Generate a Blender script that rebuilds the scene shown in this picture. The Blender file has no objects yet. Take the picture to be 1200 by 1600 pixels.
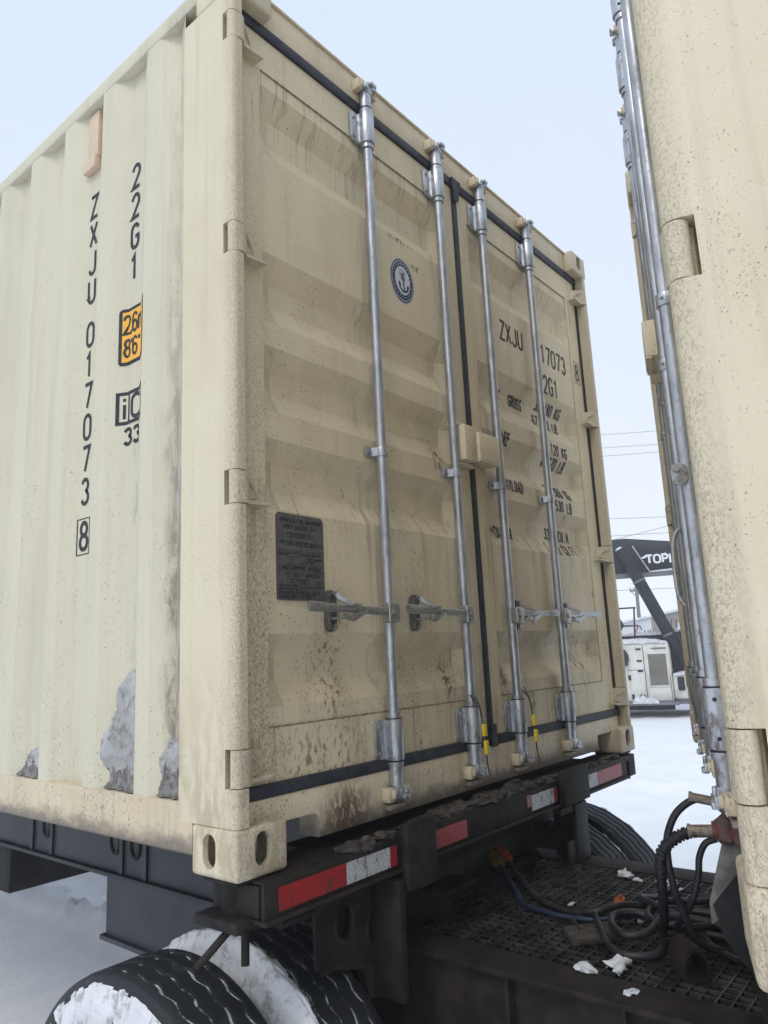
import bpy, bmesh, math, random
from mathutils import Vector, Matrix, noise

R = math.radians
SC = bpy.context.scene
COL = SC.collection
H = 1.28                      # height of the container floor corners above the snow

# ------------------------------------------------------------------ camera
cam_d = bpy.data.cameras.new("camera")
cam = bpy.data.objects.new("camera", cam_d)
COL.objects.link(cam)
yaw, pit, rol = 0.8838469, 0.19156247, -0.04596938
fw = Vector((math.cos(pit)*math.sin(yaw), math.cos(pit)*math.cos(yaw), math.sin(pit)))
rt = Vector((math.cos(yaw), -math.sin(yaw), 0)); up = rt.cross(fw)
c_, s_ = math.cos(rol), math.sin(rol)
r2 = c_*rt + s_*up; u2 = -s_*rt + c_*up
M = Matrix((r2, u2, -fw)).transposed().to_4x4()
M.translation = Vector((-1.1633473, -1.4440332, 0.5112162 + H))
cam.matrix_world = M
cam_d.sensor_fit = 'VERTICAL'
cam_d.sensor_height = 32.0
cam_d.lens = 32.0*1139.5513/1600.0
cam_d.clip_start = 0.02
cam_d.clip_end = 3000
SC.camera = cam

# ------------------------------------------------------------------ sky + sun (overcast)
SUN_EL, SUN_AZ = R(50), R(-100)        # azimuth of the sun measured from +y towards +x
world = bpy.data.worlds.new("World"); SC.world = world
world.use_nodes = True
wn = world.node_tree; wn.nodes.clear()
wo = wn.nodes.new('ShaderNodeOutputWorld'); bg = wn.nodes.new('ShaderNodeBackground')
sky = wn.nodes.new('ShaderNodeTexSky'); sky.sky_type = 'NISHITA'; sky.sun_disc = False
sky.sun_elevation = SUN_EL; sky.sun_rotation = SUN_AZ
sky.air_density = 1.0; sky.dust_density = 3.0; sky.ozone_density = 1.0
ov = wn.nodes.new('ShaderNodeMix'); ov.data_type = 'RGBA'      # cloud deck over the clear sky
ov.inputs[0].default_value = 0.86
wtc = wn.nodes.new('ShaderNodeTexCoord'); wsp = wn.nodes.new('ShaderNodeSeparateXYZ'); wn.links.new(wtc.outputs['Generated'], wsp.inputs[0])
cl = wn.nodes.new('ShaderNodeTexNoise'); cl.inputs['Scale'].default_value = 2.2; cl.inputs['Detail'].default_value = 5; wn.links.new(wtc.outputs['Generated'], cl.inputs['Vector'])
ca = wn.nodes.new('ShaderNodeMath'); ca.operation = 'MULTIPLY_ADD'; wn.links.new(cl.outputs['Fac'], ca.inputs[0]); ca.inputs[1].default_value = .55; wn.links.new(wsp.outputs[2], ca.inputs[2])
gr = wn.nodes.new('ShaderNodeValToRGB'); wn.links.new(ca.outputs[0], gr.inputs[0])       # paler towards the horizon, faint cloud
gr.color_ramp.elements[0].position = .25; gr.color_ramp.elements[0].color = (.90, .935, .995, 1)
gr.color_ramp.elements[1].position = .95; gr.color_ramp.elements[1].color = (.745, .855, 1.03, 1)
gm = wn.nodes.new('ShaderNodeVectorMath'); gm.operation = 'SCALE'; wn.links.new(gr.outputs[0], gm.inputs[0]); gm.inputs['Scale'].default_value = 10.2
wn.links.new(gm.outputs[0], ov.inputs[7])
wn.links.new(sky.outputs[0], ov.inputs[6])
wn.links.new(ov.outputs[2], bg.inputs[0]); bg.inputs[1].default_value = 0.1
wn.links.new(bg.outputs[0], wo.inputs[0])

sun_d = bpy.data.lights.new("sun", 'SUN'); sun_d.energy = 1.15; sun_d.angle = R(30)
sun_d.color = (1.0, 0.95, 0.87)
sun = bpy.data.objects.new("sun", sun_d); COL.objects.link(sun)
sd = Vector((math.cos(SUN_EL)*math.sin(SUN_AZ), math.cos(SUN_EL)*math.cos(SUN_AZ), math.sin(SUN_EL)))
sun.rotation_euler = sd.to_track_quat('Z', 'Y').to_euler()
sun.location = (-10, 8, 20)
SC.view_settings.view_transform = 'Standard'
SC.view_settings.look = 'None'
SC.view_settings.exposure = 0.10
SC.cycles.volume_bounces = 2
SC.view_settings.gamma = 1.0

# ------------------------------------------------------------------ node helper + materials
class NT:
    def __init__(s, name):
        s.m = bpy.data.materials.new(name); s.m.use_nodes = True
        s.t = s.m.node_tree; s.t.nodes.clear()
        s.out = s.t.nodes.new('ShaderNodeOutputMaterial')
        s.b = s.t.nodes.new('ShaderNodeBsdfPrincipled')
        s.t.links.new(s.b.outputs[0], s.out.inputs[0])
        tc = s.t.nodes.new('ShaderNodeTexCoord'); s.obj = tc.outputs['Object']
        s.sep = s.t.nodes.new('ShaderNodeSeparateXYZ'); s.L(s.obj, s.sep.inputs[0])
        s.x, s.y, s.z = s.sep.outputs
    def L(s, a, b): s.t.links.new(a, b)
    def put(s, v, sock):
        if hasattr(v, 'is_linked') or hasattr(v, 'links'): s.L(v, sock)
        else: sock.default_value = v
    def noise(s, scale, sx=1, sy=1, sz=1, detail=3, rough=.6, dist=0, off=(0, 0, 0), col=False):
        mp = s.t.nodes.new('ShaderNodeMapping'); mp.inputs['Scale'].default_value = (sx, sy, sz)
        mp.inputs['Location'].default_value = off
        s.L(s.obj, mp.inputs[0])
        n = s.t.nodes.new('ShaderNodeTexNoise'); n.inputs['Scale'].default_value = scale
        n.inputs['Detail'].default_value = detail; n.inputs['Roughness'].default_value = rough
        n.inputs['Distortion'].default_value = dist
        s.L(mp.outputs[0], n.inputs['Vector'])
        return n.outputs['Color' if col else 'Fac']
    def mr(s, v, a, b, c=0, d=1, smooth=True):
        n = s.t.nodes.new('ShaderNodeMapRange'); n.interpolation_type = 'SMOOTHSTEP' if smooth else 'LINEAR'
        s.put(v, n.inputs[0]); n.inputs[1].default_value = a; n.inputs[2].default_value = b
        n.inputs[3].default_value = c; n.inputs[4].default_value = d
        return n.outputs[0]
    def math(s, op, a, b=0.0, clamp=False):
        n = s.t.nodes.new('ShaderNodeMath'); n.operation = op; n.use_clamp = clamp
        s.put(a, n.inputs[0]); s.put(b, n.inputs[1]); return n.outputs[0]
    def mul(s, a, b): return s.math('MULTIPLY', a, b)
    def add(s, a, b, clamp=False): return s.math('ADD', a, b, clamp)
    def mix(s, f, a, b):
        n = s.t.nodes.new('ShaderNodeMix'); n.data_type = 'RGBA'
        s.put(f, n.inputs[0])
        for v, k in ((a, 6), (b, 7)):
            if isinstance(v, tuple): n.inputs[k].default_value = (*v, 1)
            else: s.L(v, n.inputs[k])
        return n.outputs[2]
    def blob(s, c, r):                # soft ellipsoid mask 1 in the middle, 0 outside
        v = s.t.nodes.new('ShaderNodeVectorMath'); v.operation = 'SUBTRACT'; s.L(s.obj, v.inputs[0]); v.inputs[1].default_value = c
        w = s.t.nodes.new('ShaderNodeVectorMath'); w.operation = 'DIVIDE'; s.L(v.outputs[0], w.inputs[0]); w.inputs[1].default_value = r
        l = s.t.nodes.new('ShaderNodeVectorMath'); l.operation = 'LENGTH'; s.L(w.outputs[0], l.inputs[0])
        return s.mr(l.outputs['Value'], 0.15, 1.0, 1, 0)
    def col(s, c): s.put((*c, 1) if isinstance(c, tuple) else c, s.b.inputs['Base Color'])
    def rough(s, r): s.put(r, s.b.inputs['Roughness'])
    def metal(s, r): s.put(r, s.b.inputs['Metallic'])
    def spec(s, r): s.b.inputs['Specular IOR Level'].default_value = r
    def bump(s, h, strength=.3, dist=.002):
        n = s.t.nodes.new('ShaderNodeBump'); n.inputs['Strength'].default_value = strength
        n.inputs['Distance'].default_value = dist; s.L(h, n.inputs['Height'])
        s.L(n.outputs[0], s.b.inputs['Normal'])

MUD = (0.17, 0.135, 0.10)
def paint(name, base, tan, kind):
    n = NT(name)
    big = n.noise(2.2, detail=5, rough=.62)
    mid = n.noise(9, sz=.35, detail=4, off=(3, 1, 7))
    c = n.mix(n.mul(n.mr(big, .35, .68), .55 if kind != 'side' else .35), base, tan)
    # vertical run-down streaks
    st = n.noise(26, sx=1, sy=1, sz=.035, detail=4, rough=.65)
    c = n.mix(n.mul(n.mr(st, .52, .78), .28), c, (0.36, 0.31, 0.235))
    low = n.mr(n.z, 0.1, 2.2, 1.0, 0.25)
    if kind == 'door':
        dr = n.mr(n.noise(48, sx=1, sy=.2, sz=.03, detail=4, rough=.7, off=(11, 3, 5)), .53, .66)
        zb_ = n.math('MAXIMUM', n.mr(n.z, .10, .335, .2, 1), 0.0); zb_ = n.mul(zb_, n.mr(n.z, .336, .35, 1, 0))
        zt_ = n.mul(n.mr(n.z, 1.95, 2.316, 0, 1), n.mr(n.z, 2.316, 2.33, 1, 0))
        zg = n.mul(n.mr(n.z, .60, .98, 0, 1), n.mr(n.z, .98, 1.0, 1, 0))
        c = n.mix(n.mul(n.mul(dr, n.math('MAXIMUM', n.math('MAXIMUM', zb_, zt_), zg)), .55), c, (0.23, 0.18, 0.125))
        for xs_ in ((.629, .02), (1.063, .02), (1.39, .02), (1.811, .02)):     # rub and rust lines behind each bar
            ln_ = n.mul(n.mr(n.math('ABSOLUTE', n.math('SUBTRACT', n.x, xs_[0]-.025)), .0, .05, 1, 0), n.mr(n.noise(30, sz=.06, detail=4, off=(xs_[0], 1, 1)), .48, .64))
            c = n.mix(n.mul(ln_, .45), c, (0.27, 0.21, 0.15))
    # dried road-spray specks, drawn out downwards
    sp1 = n.noise(190, sz=.55, detail=2, rough=.55, dist=.6)
    sp2 = n.noise(80, sz=.42, detail=3, rough=.6, off=(5, 2, 1), dist=.8)
    dens = n.mul(n.mr(mid, .36, .66), low)
    if kind == 'door':
        th = n.math('SUBTRACT', sp1, n.math('SUBTRACT', .675, n.mul(dens, .105)))
        m1 = n.mr(th, -.01, .05)
        th2 = n.math('SUBTRACT', sp2, n.math('SUBTRACT', .765, n.mul(dens, .14)))
        m2 = n.mr(th2, -.01, .07)
        m = n.math('MAXIMUM', m1, m2)
        haze = n.mul(n.mul(n.mr(mid, .35, .7), low), .42)
        c = n.mix(n.mul(haze, .8), c, (0.37, 0.295, 0.195))
        # the left frame of the left door is caught by more spray
        edge = n.mul(n.mr(n.x, .155, .19, 1, 0), n.mr(n.z, .2, 2.0, 1, .25))
        e1 = n.mul(edge, n.mr(n.noise(210, sz=.6, detail=3, dist=.5, off=(1, 9, 4)), .46, .62))
        c = n.mix(n.mul(e1, .65), c, (0.22, 0.18, 0.13))
        c = n.mix(n.mul(m, .72), c, MUD)
        # brown road-dirt runs above the sill of the left door
        b1 = n.mul(n.blob((.40, .05, .48), (.12, .2, .30)), n.mr(n.noise(75, sz=.3, detail=4, dist=.7), .54, .62))
        b3 = n.mul(n.blob((.36, .05, .24), (.25, .2, .14)), n.mr(n.noise(70, sz=.45, detail=4, dist=.5, off=(8, 2, 2)), .52, .62))
        b2 = n.mul(n.blob((2.02, .05, .40), (.2, .2, .3)), n.mr(n.noise(60, sz=.3, detail=4, dist=.7, off=(2, 2, 2)), .52, .64))
        c = n.mix(n.mul(n.math('MAXIMUM', n.math('MAXIMUM', b1, b3), b2), .75), c, (0.125, 0.070, 0.045))
        # scuffs: black rubs and shiny scratches beside the bars
        for ctr, rad in (((.83, .06, 2.03), (.11, .1, .02)), ((.93, .06, 1.95), (.06, .1, .018)), ((.99, .06, .42), (.05, .1, .13)), ((1.36, .06, .40), (.06, .1, .14)),
                         ((1.00, .06, 1.22), (.05, .1, .09)), ((1.56, .06, .30), (.05, .1, .05)), ((2.25, .06, .75), (.03, .1, .03)), ((1.40, .06, .98), (.05, .1, .05))):
            k = n.mul(n.blob(ctr, rad), n.mr(n.noise(70, detail=4, sz=.5, off=ctr), .46, .54))
            c = n.mix(n.mul(k, .85), c, (0.07, 0.06, 0.05))
        n.rough(.55)
    elif kind == 'side':
        ms = n.mul(n.mr(n.math('SUBTRACT', sp1, n.math('SUBTRACT', .71, n.mul(dens, .09))), -.02, .04), .75)
        c = n.mix(ms, c, MUD)
        # grime sitting in the first two grooves behind the post
        g1 = n.mul(n.mr(n.add(n.y, n.mul(n.noise(14, sz=.5, detail=4, off=(6, 1, 1)), .07)), .345, .395, 1, 0), n.mr(n.z, .3, 2.1, 1, .22))
        gn = n.mr(n.noise(24, sz=.35, detail=6, rough=.7, dist=.5), .40, .60)
        c = n.mix(n.mul(g1, .38), c, (0.36, 0.31, 0.25))
        c = n.mix(n.mul(n.mul(g1, gn), .92), c, (0.17, 0.14, 0.115))
        g2 = n.mul(n.blob((.03, .50, .9), (.05, .09, .75)), n.mr(n.noise(30, sz=.4, detail=5, off=(4, 4, 4)), .52, .66))
        c = n.mix(n.mul(g2, .5), c, (0.24, 0.20, 0.16))
        # greyish film in the troughs
        c = n.mix(n.mul(n.mr(n.noise(7, sx=1, sy=1, sz=.12, detail=4, off=(9, 3, 2)), .45, .72), .30), c, (0.43, 0.40, 0.33))
        # blue-grey rub marks
        rb = n.mul(n.blob((.03, .29, 1.02), (.06, .05, .14)), n.mr(n.noise(45, detail=4, sz=.5), .47, .6))
        c = n.mix(n.mul(rb, .7), c, (0.55, 0.56, 0.62))
        n.rough(.5)
    elif kind == 'post':
        fr = n.mr(n.add(n.y, n.mul(n.noise(9, sz=.4, detail=3, off=(1, 2, 8)), .05)), .032, .082, 1, 0)
        sp = n.noise(240, sz=.6, detail=3, rough=.6, dist=.9, off=(2, 5, 3))
        c = n.mix(n.mul(n.mul(fr, n.mr(sp, .47, .60)), n.mr(n.z, 0, 2.6, .72, .42, False)), c, (0.30, 0.245, 0.18))
        c = n.mix(n.mul(fr, .22), c, (0.36, 0.30, 0.22))
        sp1 = n.noise(330, sy=1.0, sz=.7, detail=2, rough=.55, dist=.9, off=(3, 3, 1))
        ms = n.mr(n.math('SUBTRACT', sp1, n.math('SUBTRACT', .70, n.mul(dens, .09))), -.02, .04)
        c = n.mix(n.mul(ms, .8), c, MUD)
        lo = n.mul(n.mr(n.z, .05, .60, 1, 0), n.mr(n.noise(28, sz=.4, detail=5, dist=.4), .40, .62))
        c = n.mix(n.mul(lo, .55), c, (0.33, 0.25, 0.165))
        n.rough(.5)
    elif kind == 'rail':
        dn = n.noise(22, sy=.6, detail=5, rough=.7, dist=.4)
        edge = n.mr(n.add(n.z, n.mul(dn, -.09)), .0, .055, 1, 0)
        c = n.mix(n.mul(edge, .9), c, (0.155, 0.13, 0.105))
        runs = n.mul(n.mr(n.noise(36, sz=.05, detail=4, off=(1, 1, 3)), .5, .68), n.mr(n.z, .05, .17, .9, .3))
        c = n.mix(n.mul(runs, .6), c, (0.30, 0.245, 0.185))
        rs = n.mul(n.blob((.43, 0, .085), (.15, .3, .11)), n.mr(n.noise(60, sz=.5, detail=5, dist=.6), .39, .53))
        c = n.mix(n.mul(rs, .9), c, (0.085, 0.045, 0.03))
        sp = n.mr(n.math('SUBTRACT', sp1, n.math('SUBTRACT', .68, n.mul(dens, .10))), -.02, .05)
        c = n.mix(n.mul(sp, .8), c, MUD)
        pk = n.mul(n.blob((1.45, 0, .10), (.75, .3, .12)), n.mr(n.noise(24, sz=.3, detail=4, off=(7, 7, 2)), .45, .7))
        c = n.mix(n.mul(pk, .4), c, (0.33, 0.27, 0.27))
        n.rough(.55)
    n.col(c); n.spec(.35)
    h = n.add(n.mul(n.noise(420, detail=2), .35), n.mul(n.noise(16, detail=3, off=(2, 2, 2)), 1.0))
    if kind == 'post':
        h = n.add(h, n.mul(n.mul(n.mr(n.y, .012, .06, 1, .12), n.noise(240, sz=.6, detail=3, rough=.6, dist=.9, off=(2, 5, 3))), 1.8))
    n.bump(h, .35, .003)
    return n.m

CREAM = (0.690, 0.595, 0.410); TAN = (0.575, 0.482, 0.325)
MSIDE = paint('side_paint', (0.61, 0.572, 0.44), (0.54, 0.50, 0.37), 'side')
MPOST = paint('post_paint', (0.66, 0.59, 0.43), (0.57, 0.495, 0.345), 'post')
MDOOR = paint('door_paint', CREAM, TAN, 'door')
MRAIL = paint('rail_paint', (0.63, 0.54, 0.385), (0.52, 0.43, 0.30), 'rail')

def simple(name, a, b=None, rough=.6, metal=0., sc=8., spec=.4, bump=0., bsc=60., detail=4):
    n = NT(name)
    if b: n.col(n.mix(n.mr(n.noise(sc, detail=detail), .36, .66), a, b))
    else: n.col(a)
    n.rough(rough); n.metal(metal); n.spec(spec)
    if bump: n.bump(n.noise(bsc, detail=4), bump, .004)
    return n.m

def galv():
    n = NT('galvanised_steel')
    s = n.noise(38, sz=.25, detail=4); t = n.noise(160, sz=.6, detail=2)
    c = n.mix(n.mr(s, .35, .7), (0.52, 0.54, 0.57), (0.36, 0.38, 0.41))
    c = n.mix(n.mul(n.mr(t, .60, .72), .5), c, (0.13, 0.115, 0.10))
    p = n.noise(11, sz=.5, detail=5, rough=.7, off=(3, 8, 1))
    c = n.mix(n.mul(n.mr(p, .50, .64), .45), c, (0.24, 0.25, 0.265))
    ru = n.mul(n.mr(n.noise(42, sz=.35, detail=5, rough=.7, off=(6, 6, 6)), .52, .64), n.mr(n.z, .10, .75, .85, .12))
    c = n.mix(ru, c, (0.115, 0.07, 0.045))
    n.col(c); n.metal(n.mr(ru, 0, 1, .82, .2)); n.rough(n.mr(p, .35, .65, .30, .56)); n.bump(n.noise(90, detail=3), .12, .002)
    return n.m
MGALV = galv()
def castmat():
    n = NT('cast_lock_steel')
    s = n.noise(60, detail=4)
    c = n.mix(n.mr(s, .38, .66), (0.40, 0.405, 0.40), (0.33, 0.33, 0.32))
    c = n.mix(n.mul(n.mr(n.noise(120, detail=2, off=(2, 2, 2)), .58, .7), .6), c, (0.10, 0.085, 0.07))
    n.col(c); n.metal(.75); n.rough(.36); n.bump(s, .06, .002)
    return n.m
MCAST = castmat()
MCASTD = simple('dark_cast_plate', (0.11, 0.108, 0.105), (0.20, 0.195, 0.19), .42, metal=.6, sc=70, bump=.2)
MGASK = simple('gasket_rubber', (0.017, 0.021, 0.032), (0.035, 0.038, 0.045), .6, sc=30, spec=.4)
MINK = simple('marking_ink', (0.013, 0.016, 0.022), (0.03, 0.032, 0.036), .6, sc=60)
MINK2 = simple('stencil_ink', (0.035, 0.035, 0.037), (0.065, 0.062, 0.058), .65, sc=80)
MNAVY = simple('emblem_navy', (0.014, 0.028, 0.085), (0.03, 0.045, 0.10), .5, sc=90)
MEMW = simple('emblem_white', (0.62, 0.64, 0.66), (0.52, 0.54, 0.56), .5, sc=60)
MEMG = simple('emblem_grey', (0.30, 0.32, 0.37), (0.42, 0.43, 0.46), .5, sc=120)
MORNG = simple('label_orange', (0.84, 0.43, 0.055), (0.78, 0.40, 0.06), .5, sc=20)
MPLATE = simple('approval_plate_steel', (0.125, 0.12, 0.125), (0.165, 0.155, 0.155), .5, metal=.45, sc=35)
MPINK = simple('vent_paint', (0.64, 0.49, 0.36), (0.58, 0.46, 0.34), .6, sc=25)
MWELD = simple('weld_bead', (0.33, 0.28, 0.20), (0.16, 0.13, 0.10), .7, sc=70)
MGREASE = simple('grease', (0.03, 0.024, 0.02), (0.09, 0.07, 0.05), .4, sc=60, bump=.5)
MYEL = simple('seal_tag_yellow', (0.72, 0.54, 0.02), (0.6, 0.44, 0.03), .5, sc=80)
MBLK = simple('chassis_black', (0.008, 0.008, 0.010), (0.022, 0.0205, 0.020), .62, sc=9, spec=.35, bump=.3)
MBLK2 = simple('chassis_rusty', (0.007, 0.0065, 0.0065), (0.024, 0.017, 0.0135), .7, sc=14, spec=.3, bump=.4)
MPITSHADE = simple('painted_pit_shade', (0.004, 0.004, 0.004), (0.009, 0.008, 0.008), .8, sc=10)  # near-black colour that paints in the shade below the deck grating
MBLU = simple('chassis_slate', (0.026, 0.029, 0.038), (0.040, 0.043, 0.052), .5, sc=5, spec=.4, bump=.15)
MDIRT = simple('packed_road_dirt', (0.032, 0.027, 0.024), (0.075, 0.064, 0.055), .9, sc=40, bump=1., bsc=90)
MGRATE = simple('grating_steel', (0.022, 0.022, 0.023), (0.08, 0.076, 0.072), .5, metal=.3, sc=12)
MHOSE = simple('hose_rubber', (0.010, 0.011, 0.014), (0.028, 0.028, 0.03), .5, sc=25, spec=.45)
MHBLU = simple('hose_blue', (0.010, 0.020, 0.045), (0.014, 0.028, 0.06), .5, sc=25)
MBRASS = simple('hose_fitting', (0.20, 0.165, 0.13), (0.30, 0.25, 0.20), .5, metal=.4, sc=60)
MGREY = simple('bracket_grey', (0.25, 0.24, 0.225), (0.15, 0.14, 0.13), .7, sc=22, bump=.4)
MREDD = simple('gladhand_red', (0.17, 0.03, 0.025), (0.12, 0.10, 0.09), .6, sc=30)
MCAPY = simple('cap_yellow', (0.22, 0.15, 0.012), (0.10, 0.08, 0.02), .5, sc=40)
MCAPO = simple('cap_orange', (0.34, 0.085, 0.02), (0.22, 0.07, 0.02), .6, sc=40)
def tape(name, a, b):
    n = NT(name)
    d = n.mr(n.noise(40, sx=1.6, sz=.5, detail=5, rough=.7), .54, .64)
    hx = n.t.nodes.new('ShaderNodeTexVoronoi'); hx.inputs['Scale'].default_value = 150; n.L(n.obj, hx.inputs['Vector'])
    c = n.mix(n.mr(hx.outputs['Distance'], .3, .6), a, b)
    c = n.mix(.22, c, (0.07, 0.06, 0.055)); n.col(n.mix(n.mul(d, .9), c, (0.045, 0.04, 0.038))); n.rough(.35); n.spec(.5)
    return n.m
MTRED = tape('reflector_red', (0.42, 0.012, 0.016), (0.33, 0.012, 0.014))
MTWHT = tape('reflector_white', (0.62, 0.62, 0.62), (0.46, 0.47, 0.48))

def snowmat(name, a, b, dirt=0., bsc=18):
    n = NT(name)
    c = n.mix(n.mr(n.noise(3.0, detail=5), .35, .65), a, b)
    if dirt: c = n.mix(n.mul(n.mr(n.noise(22, detail=5, rough=.7), .50, .64), dirt), c, (0.12, 0.10, 0.085))
    n.col(c); n.rough(.75); n.spec(.25)
    h = n.add(n.mul(n.noise(bsc, detail=6, rough=.65), 1.0), n.mul(n.noise(bsc*9, detail=3), .3))
    n.bump(h, .55, .02 if bsc < 30 else .008)
    return n.m
MSNOW = snowmat('ground_snow', (0.85, 0.87, 0.90), (0.80, 0.825, 0.86), bsc=14)
MSNOWC = snowmat('crust_snow', (0.72, 0.74, 0.77), (0.52, 0.54, 0.58), .50, 45)
MSNOWD = snowmat('dirty_snow', (0.60, 0.60, 0.63), (0.45, 0.44, 0.45), .8, 50)
MSNOWL = snowmat('grey_lump_snow', (0.50, 0.50, 0.51), (0.36, 0.355, 0.35), .55, 55)
MLUMP = simple('grey_slush', (0.12, 0.112, 0.108), (0.25, 0.24, 0.235), .85, sc=45, bump=.9, bsc=80)
def tyremat():
    n = NT('tyre_rubber')
    f = n.mr(n.noise(10, detail=5, rough=.65), .56, .72)
    c = n.mix(n.mul(f, .45), (0.013, 0.0145, 0.019), (0.09, 0.095, 0.105))
    n.col(c); n.rough(.62); n.spec(.4); n.bump(n.noise(70, detail=4), .25, .003)
    return n.m
MTYRE = tyremat()
def groovemat():
    n = NT('snow_packed_groove')
    f = n.mr(n.noise(20, detail=4, rough=.7), .42, .62)
    n.col(n.mix(f, (0.028, 0.036, 0.04), (0.60, 0.62, 0.65))); n.rough(.8); n.bump(n.noise(80, detail=3), .4, .004)
    return n.m
MGROOVE = groovemat()
MRIM = simple('wheel_disc', (0.16, 0.16, 0.165), (0.09, 0.085, 0.08), .55, metal=.3, sc=20)
def stwmat():
    n = NT('loader_white')
    c = n.mix(n.mr(n.noise(2.2, detail=4), .38, .66), (0.66, 0.66, 0.62), (0.56, 0.56, 0.52))
    c = n.mix(n.mul(n.mr(n.noise(7, sz=.18, detail=5, rough=.7), .48, .66), .5), c, (0.36, 0.33, 0.28))
    c = n.mix(n.mul(n.mr(n.add(n.z, n.mul(n.noise(5, detail=4), .5)), .45, 1.0, 1, 0), .45), c, (0.33, 0.29, 0.24))
    n.col(c); n.rough(.5); return n.m
MSTW = stwmat()
MSTN = simple('loader_navy', (0.010, 0.013, 0.023), (0.017, 0.02, 0.03), .5, sc=2)
MSTG = simple('loader_grey', (0.17, 0.18, 0.20), (0.13, 0.135, 0.15), .6, sc=3)
MLOUV = simple('louvre_mesh', (0.15, 0.138, 0.12), (0.20, 0.185, 0.16), .7, sc=2.5)
MLETW = simple('letter_white', (0.75, 0.77, 0.80), None, .5)
MGLASS = simple('lamp_face', (0.5, 0.52, 0.54), None, .2)
MBLDW = simple('warehouse_white', (0.56, 0.57, 0.59), (0.50, 0.51, 0.53), .7, sc=.7)
MBLDB = simple('warehouse_brown', (0.26, 0.225, 0.205), (0.21, 0.185, 0.17), .8, sc=1.5)
MWOOD = simple('pole_wood', (0.13, 0.115, 0.105), (0.19, 0.17, 0.155), .9, sc=6)
MWIRE = simple('wire', (0.12, 0.12, 0.125), None, .6)
MGRAFR = simple('graffiti_red', (0.45, 0.06, 0.07), None, .6)

# ------------------------------------------------------------------ mesh builder
class MB:
    def __init__(s): s.bm = bmesh.new(); s.mi = 0
    def _fin(s, faces=None):
        L = s.bm.faces.layers.int.get('done') or s.bm.faces.layers.int.new('done')
        for f in s.bm.faces:
            if not f[L]: f[L] = 1; f.material_index = s.mi
        return s
    def box(s, x0, x1, y0, y1, z0, z1, bev=0, mat=None, seg=2):
        vs = [s.bm.verts.new((x, y, z)) for x in (x0, x1) for y in (y0, y1) for z in (z0, z1)]
        if mat:
            for v in vs: v.co = mat @ v.co
        idx = ((0, 1, 3, 2), (4, 6, 7, 5), (0, 4, 5, 1), (2, 3, 7, 6), (0, 2, 6, 4), (1, 5, 7, 3))
        fs = [s.bm.faces.new([vs[i] for i in q]) for q in idx]
        if bev:
            es = list({e for f in fs for e in f.edges})
            bmesh.ops.bevel(s.bm, geom=es, offset=bev, segments=seg, profile=.5, affect='EDGES')
        return s._fin()
    def prism(s, pts, axis, a, b, bev=0):
        """polygon pts (2D) extruded along axis from a to b.  axis z: pts=(x,y); x: (y,z); y: (x,z)"""
        def P(p, t): return {'z': (p[0], p[1], t), 'x': (t, p[0], p[1]), 'y': (p[0], t, p[1])}[axis]
        A = [s.bm.verts.new(P(p, a)) for p in pts]; B = [s.bm.verts.new(P(p, b)) for p in pts]
        n = len(pts); fs = [s.bm.faces.new(A), s.bm.faces.new(B[::-1])]
        for i in range(n): fs.append(s.bm.faces.new((A[i], B[i], B[(i+1) % n], A[(i+1) % n])))
        bmesh.ops.recalc_face_normals(s.bm, faces=fs)
        if bev:
            es = list({e for f in fs for e in f.edges})
            bmesh.ops.bevel(s.bm, geom=es, offset=bev, segments=2, profile=.5, affect='EDGES')
        return s._fin()
    def tube(s, path, r, seg=12, cap=True, closed=False):
        P = [Vector(p) for p in path]; n = len(P)
        rr = r if isinstance(r, (list, tuple)) else [r]*n
        rings = []; ref = None
        for i in range(n):
            if closed: t = (P[(i+1) % n]-P[i-1]).normalized()
            else: t = (P[min(i+1, n-1)]-P[max(i-1, 0)]).normalized()
            if ref is None:
                ref = Vector((0, 0, 1)) if abs(t.z) < .9 else Vector((1, 0, 0))
            u = (ref - t*ref.dot(t)).normalized(); v = t.cross(u); ref = u
            rings.append([s.bm.verts.new(P[i]+rr[i]*(math.cos(2*math.pi*k/seg)*u+math.sin(2*math.pi*k/seg)*v)) for k in range(seg)])
        m = n if closed else n-1
        for i in range(m):
            a, b = rings[i], rings[(i+1) % n]
            for k in range(seg): s.bm.faces.new((a[k], a[(k+1) % seg], b[(k+1) % seg], b[k]))
        if cap and not closed:
            s.bm.faces.new(rings[0][::-1]); s.bm.faces.new(rings[-1])
        return s._fin()
    def cyl(s, p0, p1, r, seg=20): return s.tube([p0, p1], r, seg)
    def ball(s, c, r, sx=1, sy=1, sz=1, sub=2, jit=0, seed=0):
        g = bmesh.ops.create_icosphere(s.bm, subdivisions=sub, radius=1)
        for v in g['verts']:
            d = v.co.copy(); k = 1+jit*noise.noise(d*1.7+Vector((seed, seed*.3, 0)))*1.6
            v.co = Vector((c[0]+d.x*r*sx*k, c[1]+d.y*r*sy*k, c[2]+d.z*r*sz*k))
        return s._fin()
    def quad(s, *p):
        s.bm.faces.new([s.bm.verts.new(q) for q in p]); return s._fin()
    def poly(s, pts): return s.quad(*pts)
    def build(s, name, mats, parent=None, sharp=35):
        if not isinstance(mats, (list, tuple)): mats = [mats]
        me = bpy.data.meshes.new(name)
        s.bm.normal_update(); s.bm.to_mesh(me); s.bm.free()
        for m in mats: me.materials.append(m)
        if sharp:
            me.polygons.foreach_set('use_smooth', [True]*len(me.polygons)); me.set_sharp_from_angle(angle=R(sharp))
        o = bpy.data.objects.new(name, me); COL.objects.link(o)
        if parent: o.parent = parent
        return o

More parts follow.
